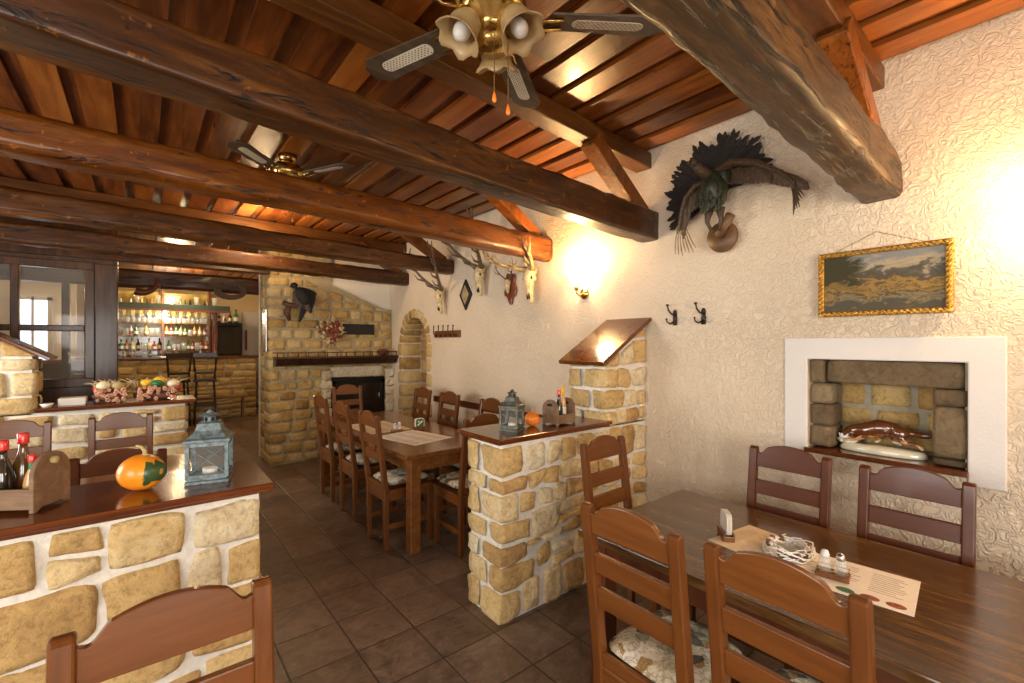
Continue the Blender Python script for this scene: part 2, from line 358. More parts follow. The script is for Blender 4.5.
def dup(root, loc, rz=None, label=None, group=None, scale=None):
    def cp(o, par):
        c = o.copy(); C.objects.link(c); c.parent = par
        for ch in list(o.children): cp(ch, c)
        return c
    r = cp(root, None); r.location = loc
    if rz is not None: r.rotation_euler = (0,0,rz)
    if label: r['label'] = label
    if group: r['group'] = group
    if scale: r.scale = (scale,)*3
    return r
WX = 2.93      # the right wall
CZ = 3.02      # underside of upper ceiling boards
# ------------------------------------------------------------------ shell
g = G(); g.bb(-6, 3.4, -2.2, 13.4, -.1, 0); struct(g.build('floor', 'floor_tile'))
g = G()
def wall_cell(y0, y1, z0, z1, x0=WX, x1=WX+.35): g.bb(x0, x1, y0, y1, z0, z1)
NY0, NY1, NZ0, NZ1 = .30, .944, .985, 1.49
AY0, AY1, AZ = 5.40, 6.12, 1.58
wall_cell(-2.2, NY0, 0, 3.3); wall_cell(NY0, NY1, 0, NZ0); wall_cell(NY0, NY1, NZ1, 3.3); wall_cell(NY1, 5.2, 0, 3.3)
ac = (AY0+AY1)/2; ar = (AY1-AY0)/2
poly = [(5.2,0),(AY0,0),(AY0,AZ)]+[(ac-ar*math.cos(PI*i/14), AZ+ar*math.sin(PI*i/14)) for i in range(1,14)]+[(AY1,AZ),(AY1,0),(6.5,0),(6.5,3.3),(5.2,3.3)]
g.prism(poly, WX, WX+.35, 'x'); wall_cell(6.5, 13.4, 0, 3.3)
struct(g.build('wall_right', 'stucco'))
g = G(); g.bb(-6, 3.3, 13.0, 13.3, 0, 3.3); struct(g.build('wall_back', 'plaster_yellow'))
g = G()
g.bb(-2.4, 3.3, -2.2, -2.0, 0, .9); g.bb(-2.4, 3.3, -2.2, -2.0, 2.25, 3.3); g.bb(-2.4,-1.6,-2.2,-2.0,.9,2.25); g.bb(.9,3.3,-2.2,-2.0,.9,2.25); g.bb(-.5,-.2,-2.2,-2.0,.9,2.25)
struct(g.build('wall_front', 'plaster_plain'))
g = G()
g.bb(-2.6,-2.4,-2.2,6.4,0,.9); g.bb(-2.6,-2.4,-2.2,6.4,2.25,3.3); g.bb(-2.6,-2.4,-2.2,-.6,.9,2.25); g.bb(-2.6,-2.4,1.4,3.2,.9,2.25); g.bb(-2.6,-2.4,4.8,6.4,.9,2.25)
struct(g.build('wall_left', 'plaster_plain'))
g = G(); g.bb(-6.2,-6,6.4,13.4,0,3.3); struct(g.build('wall_far_left', 'plaster_plain'))
# yellow side wall beside the bar
g = G(); g.bb(2.35, 2.5, 7.1, 12.99, 0, 3.0); struct(g.build('wall_bar_side', 'plaster_yellow'))
# windows behind and left of the camera
def win(n, x0, x1, y0, y1, z0, z1, axis):
    g = G(); t = .05
    if axis == 'y':
        yc = (y0+y1)/2
        for a, b_ in ((x0, x0+t), (x1-t, x1), ((x0+x1)/2-t/2, (x0+x1)/2+t/2)): g.bb(a, b_, yc-.03, yc+.03, z0, z1)
        for a in (z0, z1-t): g.bb(x0, x1, yc-.03, yc+.03, a, a+t)
    else:
        xc = (x0+x1)/2
        for a, b_ in ((y0, y0+t), (y1-t, y1), ((y0+y1)/2-t/2, (y0+y1)/2+t/2)): g.bb(xc-.03, xc+.03, a, b_, z0, z1)
        for a in (z0, z1-t): g.bb(xc-.03, xc+.03, y0, y1, a, a+t)
    return struct(g.build('window_%d' % n, 'white'))
win(1, -1.6,-.5,-2.15,-2.05,.9,2.25,'y'); win(2, -.2,.9,-2.15,-2.05,.9,2.25,'y'); win(3,-2.55,-2.45,-.6,1.4,.9,2.25,'x'); win(4,-2.55,-2.45,3.2,4.8,.9,2.25,'x')
# ceiling: boards over boards, running along the room
g = G(); rnd = random.Random(3)
x = -5.95; i = 0
while x < WX:
    y = -2.2
    while y < 13.3:
        L = rnd.uniform(2.5, 4.5); y2 = min(y+L, 13.35)
        tn = rnd.random()
        g.bb(x-.072+rnd.uniform(-.008,.008), x+.072+rnd.uniform(-.008,.008), y, y2, CZ-.030, CZ-.002, tn)      # lower board
        y = y2+.001
    x += .213
g.bb(-6, 3.3, -2.2, 13.4, CZ, CZ+.03, .35)
struct(g.build('ceiling', 'board_wood', bevel=0))
# ------------------------------------------------------------------ roof trusses
def beam_mesh(p, q, w, h, seed, chamf=.02, amp=.006, seg=70, taper=1.0):
    p, q = Vector(p), Vector(q); d = q-p; L = d.length; d.normalize(); sd = d.cross(V(0,0,1)).normalized(); up = V(0,0,1)
    g = G(); vs = []; fs = []; r = chamf; prof = []
    for (cx, cz, a0) in ((w/2-r, h/2-r, 0), (-w/2+r, h/2-r, 90), (-w/2+r, -h/2+r, 180), (w/2-r, -h/2+r, 270)):
        for k in range(4 if r > .03 else 3):
            a = R(a0+90*k/(3 if r > .03 else 2)); prof.append((cx+r*math.cos(a), cz+r*math.sin(a)))
        nx = {0: (-w/2+r, h/2), 90: (-w/2, -h/2+r), 180: (w/2-r, -h/2), 270: (w/2, h/2-r)}[a0]; c0 = prof[-1]
        for t in (.06, .35, .65, .94): prof.append((c0[0]*(1-t)+nx[0]*t, c0[1]*(1-t)+nx[1]*t))
    m = len(prof)
    for i in range(seg+1):
        s_ = i/seg*L; o2 = sd*(nz((s_,0,0), .6, seed)*.022)+up*(nz((s_,0,0), .7, seed+9)*.012)
        for (px_, pz_) in prof:
            tf = taper+(1-taper)*min(1, s_/L*1.05); P = p+d*s_+sd*px_+up*(pz_*tf-h/2*(1-tf)); rad = (sd*px_*2/w+up*pz_*2/h); rad.normalize()
            o = nz(P, 2.5, seed)*amp*2.2+nz(P, 9, seed)*amp*1.3-max(0, nz(P, 16, seed+4)-.15)*amp*3
            vs.append(P+rad*o+(o2 if i > 2 and i < seg-4 else V(0,0,0)))
    for i in range(seg):
        for k in range(m): fs.append((i*m+k, i*m+(k+1)%m, (i+1)*m+(k+1)%m, (i+1)*m+k))
    fs.append(tuple(range(m))); fs.append(tuple(range(seg*m, (seg+1)*m)))
    g.add(vs, fs); return g
def truss(yw, zb, skew, w, h, mat, label, seed, xl=-2.38, zl=None, rafter=True, chamf=.02, amp=.006, xr=WX+.0, bracex=.62, bmat='brace_wood', rmat='rafter_wood', rsk=.6, taper=1.0):
    zl = zb if zl is None else zl
    T = thing('roof_truss', label, 'beam', (WX, yw, zb), 0, None)
    p = (xl, yw+skew*(WX-xl), zl+h/2); q = (xr, yw, zb+h/2)
    beam_mesh(p, q, w, h, seed, chamf, amp, taper=taper).build('tie_beam', mat, T, smooth=True, world=True)
    if rafter:
        zr = CZ-.03-.06
        y0 = yw+.05+skew*rsk*(WX-xl)
        g = G(); g.bar((xl, y0, zr), (xr, yw+.05, zr), .13, .115); g.build('rafter', rmat, T, bevel=.008, world=True)
        xb = WX-bracex-.05
        g = G(); g.bar((xb-.03, yw+.03+skew*.8*bracex, zr-.045), (WX-.1, yw+.015, zb+h-.02), .10, .12, (0,1,0))
        g.build('brace', bmat, T, bevel=.008, world=True)
    return T
truss(.615, 2.305, -.035, .17, .20, 'beam_weathered', 'heavy weathered hewn beam nearest the viewer, ending above the landscape painting', 1, chamf=.030, amp=.006, xl=-2.38, taper=.75)
truss(1.98, 2.33, -.115, .15, .21, 'beam_dark', 'dark knotty beam ending on the wall between the glowing lamp and the mounted bird', 2, xl=-2.38, amp=.006, chamf=.016, taper=.5)
truss(3.10, 2.34, -.115, .18, .215, 'beam_orange', 'glossy orange-brown beam with rounded end above the bright skull trophy', 3, chamf=.05, xl=-2.38, amp=.005, taper=.68)
truss(4.80, 2.42, -.11, .17, .17, 'beam_brown', 'brown beam crossing above the two antler skulls nearest the fireplace', 4, xl=-2.38, chamf=.03, amp=.006)
truss(6.00, 2.40, -.13, .17, .17, 'beam_dark', 'darkest beam running in front of the stone chimney breast', 5, xl=-2.38, chamf=.025)
truss(8.10, 2.34, .0, .2, .24, 'beam_brown', 'reddish beam over the passage to the bar with coiled horns', 6, xl=-5.9, xr=2.35, rafter=False, chamf=.03)
truss(9.9, 2.6, .0, .18, .2, 'beam_dark', 'far beam in front of the bar canopy', 8, xl=-5.9, xr=2.35, rafter=False, chamf=.03)
# ------------------------------------------------------------------ stone walls
def stonewall(T, x0, x1, y0, y1, z0, z1, nrow, wr, seed, mat='rubble', mort='mortar', left=True, right=False, back=True, top=None, gap=.013, prot=.028, jit=.35, front=True, spans=None, N=5, amp=.006, corners=True, endw=None):
    rnd = random.Random(seed); top = top or (lambda x: z1)
    g = G()
    def addstone(ua, ub, za, zb, face, tn=None, dep=.09, O=None, Ud=None, Nn=None, j=1.0):
        # O: origin of face, Ud along, Nn outward
        def tp(u): return top((O+Ud*u).x)
        if (zb-za) < .03: return
        jj = lambda: rnd.uniform(-1,1)*gap*jit*j
        qa = []
        for (u, z, sx, sz) in ((ua,za,1,1),(ub,za,-1,1),(ub,zb,-1,-1),(ua,zb,1,-1)):
            uu = u+sx*gap/2+jj(); zz = z+sz*gap/2+jj()
            zz = min(zz, tp(u)-.004)
            qa.append(O+Ud*uu+V(0,0,zz)+Nn*prot)
        if qa[2].z-qa[1].z < .025 and qa[3].z-qa[0].z < .025: return
        g.rblock(qa, Nn, dep+prot, rnd.random()**.9 if tn is None else tn, rnd.uniform(0,99), N=N, amp=amp, bulge=prot*.35)
    # wavy courses
    bases = [z0+(z1-z0)*(k/nrow) for k in range(nrow+1)]
    bases = [b_ if i in (0, nrow) else b_+rnd.uniform(-.22,.22)*(z1-z0)/nrow*jit*2 for i, b_ in enumerate(bases)]
    rh = (z1-z0)/nrow
    def zb(k, x):
        if k == 0 or k == nrow: return bases[k]
        return bases[k]+rh*.38*jit*2*nz((x*1.3, k*3.1, seed), 1.0)*1.2
    D = y1-y0
    for k in range(nrow):
        ca = rnd.uniform(wr[0], wr[1])*(1.1 if k % 2 else .8) if left else 0
        cr = rnd.uniform(wr[0], wr[1])*(1.1 if k % 2 == 0 else .8) if right else 0
        cd = D*(.38 if k % 2 else .62)
        if corners and left:
            for (yy, n_, dd) in ((y0, V(0,-1,0), cd), (y1, V(0,1,0), D-cd)):
                if yy == y1 and not back: continue
                O = V(x0-prot, yy, 0); U = V(1,0,0)
                addstone(-gap/2, ca+prot, zb(k,x0), zb(k+1,x0), 0, dep=dd-gap if dd > .05 else .05, O=O, Ud=U, Nn=n_, j=.5)
        if corners and right:
            for (yy, n_, dd) in ((y0, V(0,-1,0), cd), (y1, V(0,1,0), D-cd)):
                if yy == y1 and not back: continue
                O = V(x1-cr, yy, 0); U = V(1,0,0)
                addstone(0, cr+prot+gap/2, zb(k,x1), zb(k+1,x1), 0, dep=dd-gap, O=O, Ud=U, Nn=n_, j=.5)
        for (yy, n_, on) in ((y0, V(0,-1,0), front), (y1, V(0,1,0), back)):
            if not on: continue
            zm = (bases[k]+bases[k+1])/2
            for (sa, sb) in (spans(zm) if spans else [(x0, x1)]):
                a = max(sa, x0+ca); e = min(sb, x1-cr)
                while a < e-.02:
                    w = rnd.uniform(*wr)
                    if e-a-w < wr[0]*.7: w = e-a
                    b2 = a+w
                    O = V(0, yy, 0)
                    qz = lambda x_: (zb(k, x_), zb(k+1, x_))
                    za = zb(k, a); zc = zb(k, b2); zd = zb(k+1, b2); ze = zb(k+1, a)
                    jj = lambda: rnd.uniform(-1,1)*gap*jit*1.4
                    qa = [V(a+gap/2+jj(), 0, za+gap/2+jj()), V(b2-gap/2+jj(), 0, zc+gap/2+jj()), V(b2-gap/2+jj(), 0, min(zd, top(b2))-gap/2+jj()), V(a+gap/2+jj(), 0, min(ze, top(a))-gap/2+jj())]
                    if (qa[2].z-qa[1].z > .02 or qa[3].z-qa[0].z > .02):
                        for t_, bt in ((3,0),(2,1)):
                            if qa[t_].z < qa[bt].z+.008: qa[t_].z = qa[bt].z+.008
                        qa = [p+V(0,yy,0)+n_*prot*rnd.uniform(.8,1.15) for p in qa]
                        def put_(q4):
                            tn = min(1, max(0, rnd.gauss(.55,.30)))
                            g.rblock(q4, n_, .09+prot, tn, rnd.uniform(0,99), N=N, amp=amp, bulge=prot*.2, k=rnd.choice((5,7,9,13)))
                        if jit > .45 and rnd.random() < .13 and (qa[3].z-qa[0].z) > .10 and (qa[2].z-qa[1].z) > .10:
                            s1, s2 = rnd.uniform(.4,.6), rnd.uniform(.4,.6); e_ = gap*.5
                            L_ = qa[0]*(1-s1)+qa[3]*s1; R_ = qa[1]*(1-s2)+qa[2]*s2
                            put_([qa[0], qa[1], R_-V(0,0,e_), L_-V(0,0,e_)]); put_([L_+V(0,0,e_), R_+V(0,0,e_), qa[2], qa[3]])
                        else: put_(qa)
                    a = b2
    g.build('stonework', mat, T, smooth=True, world=True)
    return T
def core(T, boxes, mort='mortar', prisms=()):
    g = G()
    for b_ in boxes: g.bb(*b_)
    for (poly, a, b_) in prisms: g.prism(poly, a, b_, 'y')
    g.build('mortar_core', mort, T, world=True)
# front-left partition
T = thing('stone_partition', 'foreground low wall of large pale rubble stones under the wooden ledge with the gourd', 'wall', (-1, 2.1, 0))
core(T, [(-2.39,.345,1.955,2.285,0,1.01)])
stonewall(T, -2.39, .345, 1.955, 2.285, 0, .998, 7, (.13,.36), 12, left=False, right=True, gap=.012, jit=.72, prot=.016, N=8, amp=.009)
def ledge(x0, x1, y0, y1, z, label, mat='counter_wood'):
    T = thing('counter_top', label, 'counter', ((x0+x1)/2, (y0+y1)/2, z-.04))
    g = G(); g.bb(x0, x1, y0, y1, z-.022, z); g.build('top_board', mat, T, bevel=.006, world=True)
    g = G(); g.bb(x0+.012, x1-.012, y0+.012, y1-.012, z-.036, z-.022); g.build('moulding', mat, T, bevel=.004, world=True)
    return T
ZL = 1.052
ledge(-2.39, .39, 1.905, 2.335, ZL, 'long polished reddish ledge in the foreground holding gourd and grey lantern')
# low wall B and pillar
T = thing('stone_partition', 'low stone wall in the middle with rough corner stones joining the right-hand pillar', 'wall', (2.0, 2.17, 0))
core(T, [(1.565,WX-.005,2.02,2.32,0,1.01),(2.465,WX-.005,2.02,2.32,1.0,1.43)], prisms=[([(2.465,1.43),(WX-.005,1.43),(WX-.005,1.70)], 2.02, 2.32)])
stonewall(T, 1.565, WX-.005, 2.02, 2.32, 0, .998, 7, (.11,.23), 23, gap=.015, jit=.85, prot=.020, N=8, amp=.009)
ptop = lambda x: 1.435+.58*(x-2.465)
stonewall(T, 2.465, WX-.005, 2.02, 2.32, 1.0, 1.72, 5, (.11,.18), 31, gap=.016, jit=.5, prot=.024, top=ptop, N=7, amp=.008)
ledge(1.50, 2.47, 1.96, 2.38, ZL, 'dark glossy ledge on the middle low wall under zinc lantern and small pumpkin')
T = thing('pillar_cap', 'sloping wooden cap board on the stone pillar beside the right wall', 'shelf', (2.65, 2.17, 1.6))
g = G(); g.bar((2.375,2.17,1.437), (WX-.004,2.17,1.437+.555*.58), .42, .028, (0,0,1)); g.build('board', 'caddy_wood' if 0 else 'counter_wood', T, bevel=.006, world=True)
g = G()
for px_, py_ in ((2.50,2.07),(2.50,2.27),(2.80,2.07),(2.80,2.27)):
    g = G(); zz = 1.437+.58*(px_-2.375)+.018; g.lathe([(.008,-.004),(.009,.0),(.004,.003)], 10, (px_,py_,zz))
    g.build('screw', 'iron', T, world=True)
# second left partition with stepped pillar
T = thing('stone_partition', 'low stone wall behind the left dining table with dried arrangement on its ledge', 'wall', (-1, 5.45, 0))
ltop = lambda x: 1.50-.62*(x+.69)
core(T, [(-2.39,.315,5.30,5.60,0,1.01),(-2.39,-.69,5.30,5.60,1.0,1.48)], prisms=[([(-2.39,1.48),(-.69,1.48),(-1.6,2.03),(-2.39,2.03)], 5.30, 5.60)])
stonewall(T, -2.39, .315, 5.30, 5.60, 0, .998, 7, (.15,.34), 41, left=False, right=True, gap=.022, jit=.5)
stonewall(T, -2.39, -.69, 5.30, 5.60, 1.0, 2.0, 6, (.15,.30), 43, left=False, right=True, gap=.020, jit=.5, top=lambda x: ltop(x) if x > -1.6 else 2.0)
ledge(-.68, .40, 5.24, 5.66, ZL, 'reddish ledge on the far low wall under the dried arrangement')
T = thing('pillar_cap', 'sloping wooden cap on the pale stone pillar at the left edge', 'shelf', (-.9, 5.45, 1.6))
g = G(); g.bar((-1.62,5.45,1.515+.62*.93), (-.58,5.45,1.515-.62*.11), .42, .028, (0,0,1)); g.build('board', 'counter_wood', T, bevel=.006, world=True)
# ------------------------------------------------------------------ fireplace
T = thing('fireplace', 'tall coursed stone chimney breast with dark glazed fire door', 'fireplace', (2.0, 6.5, 0))
FX0, FX1, FY = 1.27, WX-.005, 6.46
core(T, [(FX0,2.04,FY+.025,7.08,0,2.98),(2.04,FX1,FY+.025,7.08,1.10,2.08),(2.04,FX1,FY+.5,7.08,0,2.0),(2.04,FX1,FY+.025,FY+.5,0,.42),(2.80,FX1,FY+.025,FY+.5,.4,1.12)], 'mortar_tan', prisms=[([(1.9,2.08),(FX1,2.08),(FX1,2.03),(1.9,2.45)], FY+.025, 7.08)])
def fsp(z):
    if z > .42 and z < 1.10: return [(FX0, 2.03), (2.81, FX1)]
    return [(FX0, FX1)]
def ftop(x):
    return 2.98 if x < 1.86 else 2.36-.30*(x-1.86)
stonewall(T, FX0, FX1, FY+.025, 7.06, 0, 2.98, 22, (.13,.28), 51, 'ashlar', gap=.016, jit=.22, prot=.012, top=ftop, spans=fsp, back=False, N=4, amp=.004)
g = G(); rnd = random.Random(9)
for k in range(19):
    z0 = 2.98*k/19; yy = FY+.35; 
    while yy < 7.0:
        w = rnd.uniform(.15,.3); w = min(w, 7.06-yy)
        if w > .05: g.rblock([V(FX0-.012, yy+w-.006, z0+.007), V(FX0-.012, yy+.006, z0+.007), V(FX0-.012, yy+.006, z0+.15), V(FX0-.012, yy+w-.006, z0+.15)], (-1,0,0), .06, rnd.random(), k, N=4, amp=.004)
        yy += w
g.build('side_stonework', 'ashlar', T, smooth=True, world=True)
g = G(); g.bb(2.04,2.80,FY-.0,FY+.5,1.04,1.09); g.bb(2.04,2.09,FY-.01,FY+.02,.42,1.05); g.bb(2.75,2.80,FY-.01,FY+.02,.42,1.05); g.bb(2.04,2.80,FY-.01,FY+.02,1.0,1.06); g.bb(2.04,2.80,FY-.01,FY+.02,.42,.5)
g.build('door_frame', 'black_metal', T, bevel=.004, world=True)
g = G(); g.bb(2.09,2.75,FY+.0,FY+.01,.5,1.0); g.build('door_glass', 'dark_glass', T, world=True)
g = G(); g.bb(2.04,2.80,FY+.42,FY+.48,.42,1.06); g.build('firebox', 'charcoal_hole', T, world=True)
g = G(); g.tube([(2.70,FY-.012,.86),(2.70,FY-.04,.86),(2.70,FY-.04,.78),(2.70,FY-.012,.78)], .007); g.build('door_handle', 'steel', T, True, world=True)
for xa in (1.90, 2.81):
    g = G()
    for k in range(9): g.rblock([V(xa,FY-.06,.05+k*.128), V(xa+.12,FY-.06,.05+k*.128), V(xa+.12,FY-.06,.175+k*.128), V(xa,FY-.06,.175+k*.128)], (0,-1,0), .12, .5+.4*random.random(), k*3.1, N=7, amp=.016)
    g.build('side_pilaster', 'rough_stone', T, smooth=True, world=True)
g = G(); g.rblock([V(2.02,FY-.02,1.10),V(2.80,FY-.02,1.10),V(2.80,FY-.02,1.25),V(2.02,FY-.02,1.25)], (0,-1,0), .06, .7, 4, N=8, amp=.003); g.build('lintel', 'rough_stone', T, smooth=True, world=True)
g = G(); g.bb(2.19,2.64,FY-.02,FY+.02,1.70,1.85); g.build('vent_plate', 'black_matte', T, bevel=.004, world=True)
T2 = thing('mantel_shelf', 'long dark mantel shelf with little gallery rail above the fire door', 'shelf', (2.0, 6.3, 1.3))
g = G(); g.prism([(FY,1.27),(FY-.16,1.29),(FY-.20,1.36),(FY-.22,1.38),(FY-.22,1.40),(FY,1.40)], 1.30, WX-.01, 'x'); g.build('shelf_board', 'dark_wood', T2, world=True)
g = G(); g.bar((1.30,FY-.205,1.455),(WX-.02,FY-.205,1.455),.016,.012); g.bar((1.30,FY-.205,1.455),(1.30,FY-.01,1.455),.016,.012); g.build('rail', 'dark_wood', T2, world=True)
for k in range(14):
    g = G(); g.lathe([(.006,0),(.009,.02),(.006,.05)], 8, (1.31+k*.122, FY-.205, 1.40))
    g.build('baluster', 'dark_wood', T2, world=True)
g = G(); g.bb(1.27, FX1, 7.08, 7.2, 0, 3.0); g.bb(1.88, FX1, 6.56, 7.08, 2.42, 3.0)
g.prism([(1.88,2.42),(1.88,2.5),(FX1,2.5),(FX1,2.05)], 6.52, 7.08, 'y'); struct(g.build('wall_chimney', 'plaster_plain'))
# arch niche in right wall
T = thing('arched_niche', 'rounded stone arch opening in the right wall beside the fireplace', 'arch', (WX+.1, ac, 0))
g = G(); rnd = random.Random(4)
for i in range(11):
    a0, a1 = PI*i/11+.012, PI*(i+1)/11-.012; r0, r1 = ar-.01, ar+.12
    P = lambda r, a: V(WX-.012, ac+r*math.cos(a), AZ+r*math.sin(a))
    g.rblock([P(r0,a0), P(r1,a0), P(r1,a1), P(r0,a1)], (-1,0,0), .30, rnd.random(), i, N=4, amp=.004)
for sgn in (-1, 1):
    for k in range(8):
        z0 = k*AZ/8; ya, yb = ac+sgn*(ar-.01), ac+sgn*(ar+.12+.03*(k % 2))
        g.rblock([V(WX-.012,ya,z0+.006),V(WX-.012,yb,z0+.006),V(WX-.012,yb,z0+AZ/8-.006),V(WX-.012,ya,z0+AZ/8-.006)], (-1,0,0), .30, rnd.random(), k+20, N=4, amp=.004)
g.build('arch_stonework', 'ashlar', T, smooth=True, world=True)
g = G()
for k in range(12):
    yy = AY0-.05
    while yy < AY1:
        w = rnd.uniform(.16,.3); z0 = k*.165
        g.rblock([V(WX+.30,yy+.008,z0+.006),V(WX+.30,yy+w-.008,z0+.006),V(WX+.30,yy+w-.008,z0+.158),V(WX+.30,yy+.008,z0+.158)], (-1,0,0), .06, rnd.random(), k, N=4, amp=.004); yy += w
g.build('back_stonework', 'ashlar', T, smooth=True, world=True)
g = G(); g.bb(WX+.31, WX+.42, AY0-.1, AY1+.1, 0, 2.05); g.build('mortar_core', 'mortar_grey', T, world=True)
# small wall niche with dog figurine
g = G()
g.prism([(.178,.93),(NY0,.93),(NY0,NZ1),(NY1,NZ1),(NY1,.93),(1.063,.93),(1.063,1.61),(.178,1.61)], WX-.012, WX+.002, 'x')
o = struct(g.build('trim_niche', 'plaster_white', bevel=.006))
T = thing('wall_niche', 'recess in the right wall framed by brown stone inside a white border', 'niche', (WX+.1, .62, NZ0))
g = G()
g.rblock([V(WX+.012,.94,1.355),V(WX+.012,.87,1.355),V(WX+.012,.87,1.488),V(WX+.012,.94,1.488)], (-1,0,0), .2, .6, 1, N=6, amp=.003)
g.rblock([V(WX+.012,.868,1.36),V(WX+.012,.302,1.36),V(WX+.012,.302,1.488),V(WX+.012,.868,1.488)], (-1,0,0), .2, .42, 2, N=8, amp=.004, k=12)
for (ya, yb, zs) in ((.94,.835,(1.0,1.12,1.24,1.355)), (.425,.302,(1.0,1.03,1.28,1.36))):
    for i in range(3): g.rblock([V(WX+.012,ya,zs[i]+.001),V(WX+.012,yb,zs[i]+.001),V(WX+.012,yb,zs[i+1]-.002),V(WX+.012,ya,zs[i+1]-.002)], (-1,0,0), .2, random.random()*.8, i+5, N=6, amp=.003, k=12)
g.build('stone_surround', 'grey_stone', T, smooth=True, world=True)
g = G(); rnd = random.Random(8)
for k, (za, zb_) in enumerate(((1.0,1.10),(1.10,1.22),(1.22,1.37))):
    yy = .95-.03*k
    while yy > .30:
        w = rnd.uniform(.16,.26); g.rblock([V(WX+.24,yy-.012,za+.008),V(WX+.24,yy-w+.012,za+.008),V(WX+.24,yy-w+.012,zb_-.008),V(WX+.24,yy-.012,zb_-.008)], (-1,0,0), .06, .3+.4*rnd.random(), k+yy, N=4, amp=.004); yy -= w
g.build('back_stonework', 'ashlar', T, smooth=True, world=True)
g = G(); g.bb(WX+.25, WX+.34, NY0, NY1, NZ0, NZ1); g.bb(WX+.03, WX+.25, NY0-.0, NY0+.012, NZ0, NZ1); g.bb(WX+.03, WX+.25, NY1-.012, NY1, NZ0, NZ1); g.build('mortar_back', 'mortar_grey', T, world=True)
g = G(); g.bb(WX-.035, WX+.26, .295, .955, .968, .994); tag(g.build('niche_sill', 'counter_wood', bevel=.004), 'thin reddish wooden sill board along the bottom of the wall niche', 'sill')
# ------------------------------------------------------------------ wooden window partition at the left
g = G(); t = .07; YW = 6.4
g.bb(-.38,-.20,YW-.05,YW+.13,0,2.40)
g.bb(-2.39,-.38,YW-.02,YW+.07,2.33,2.41); g.bb(-2.39,-.38,YW-.02,YW+.07,1.13,1.22); g.bb(-2.39,-.38,YW,YW+.05,0,1.14)
g.bb(-.46,-.38,YW-.01,YW+.06,1.2,2.34)
g.bb(-.98,-.92,YW-.02,YW+.07,1.2,2.34); g.bb(-1.52,-1.46,YW-.02,YW+.07,1.2,2.34); g.bb(-2.39,-.46,YW-.01,YW+.06,1.70,1.76)
g.bb(-2.39,1.25,YW-.03,YW+.12,2.45,2.63)
win5 = struct(g.build('window_5', 'frame_wood', bevel=.008))
g = G(); g.bb(-2.39,-.46,YW+.02,YW+.026,1.2,2.34); o = g.build('pane', 'pane', win5)
g = G(); g.bb(-6, -2.39, YW, YW+.1, 0, 3.0); g.bb(-2.39, -.2, YW+.03, YW+.1, 2.41, 3.0); struct(g.build('wall_partition', 'frame_wood'))
# things in the room behind that window
g = G(); g.bb(-1.66,-1.58,10.9,10.97,1.0,2.35); g.bb(-1.24,-1.18,10.9,10.97,1.0,2.35); g.bb(-1.66,-1.18,10.9,10.97,2.3,2.38); g.bb(-1.66,-1.18,10.9,10.97,.95,1.02); g.bb(-1.43,-1.40,10.9,10.97,1.0,2.35); w6 = struct(g.build('window_6', 'white'))
g = G(); g.bb(-1.6,-1.2,10.95,10.96,1.0,2.35); g.build('pane', 'sky_pane', w6)
g = G(); g.bb(-4,-.9,11,11.1,0,3.0); struct(g.build('wall_rear_room', 'plaster_plain'))
T = thing('side_counter', 'narrow wooden serving counter seen through the inner window', 'counter', (-.8,9.6,0))
g = G(); g.bb(-1.4,-.5,9.4,9.8,1.28,1.33); g.build('top', 'table_orange', T, bevel=.004, world=True)
g = G(); g.bb(-1.35,-.55,9.45,9.75,0,1.28); g.build('body', 'dark_wood', T, world=True)
T = thing('roof_post', 'square dark post standing behind the inner window', 'post', (-.9,8.5,0))
g = G(); g.bb(-.83,-.75,8.44,8.56,.0,3.0); g.build('shaft', 'frame_wood', T, bevel=.01, world=True)
g = G(); g.bar((-.79,8.5,2.45),(-.4,8.5,2.95),.1,.1); g.build('brace', 'frame_wood', T, bevel=.01, world=True)
T = thing('wall_lamp', 'shell-shaped lamp glowing behind the inner window at far left', 'lamp', (-1.42,7.1,1.9))
g = G(); g.lathe([(.02,-.05),(.07,-.02),(.16,.05)], 16, (-1.42,7.1,1.92), sy=.6); g.build('shade', 'frosted', T, True, world=True)
g = G(); g.bb(-1.45,-1.39,7.15,7.2,.0,2.0); g.build('stem', 'dark_wood', T, world=True)
# ------------------------------------------------------------------ chairs
def arch_profile(w=.30, zlo=.930, zsh=1.000, zp=1.055, n=40):
    top = []
    for i in range(n+1):
        u = -1+2*i/n; x_ = u*w/2; a = abs(u)
        if a > .9: z = zsh+.006*(a-.9)/.1
        elif a > .62:
            s = (.9-a)/.28; s = s*s*(3-2*s); z = zsh+(zp-.018-zsh)*s
        else: z = zp-.018+.018*(1-(a/.62)**2)
        top.append((x_, z))
    return [(-w/2, zlo), (w/2, zlo)]+top[::-1]
def cushion_mesh():
    g = G(); vs = []; fs = []; N = 14; k = 5
    for side in (1,-1):
        for i in range(N+1):
            for j in range(N+1):
                u, v_ = -1+2*i/N, -1+2*j/N
                e = (abs(u)**k+abs(v_)**k)**(1/k); m_ = max(abs(u), abs(v_)); 
                if e > 0: u2, v2 = u*m_/e, v_*m_/e
                else: u2 = v2 = 0
                hh = .030*(1-m_**5)**.5
                vs.append((u2*.180, v2*.19+.01, .500+side*hh+(.010*nz((u*2,v_*2,3),1.2) if side > 0 else 0)))
    M_ = (N+1)**2
    for i in range(N):
        for j in range(N):
            a = i*(N+1)+j; fs.append((a, a+1, a+N+2, a+N+1)); fs.append((M_+a, M_+a+N+1, M_+a+N+2, M_+a+1))
    g.add(vs, fs); return g
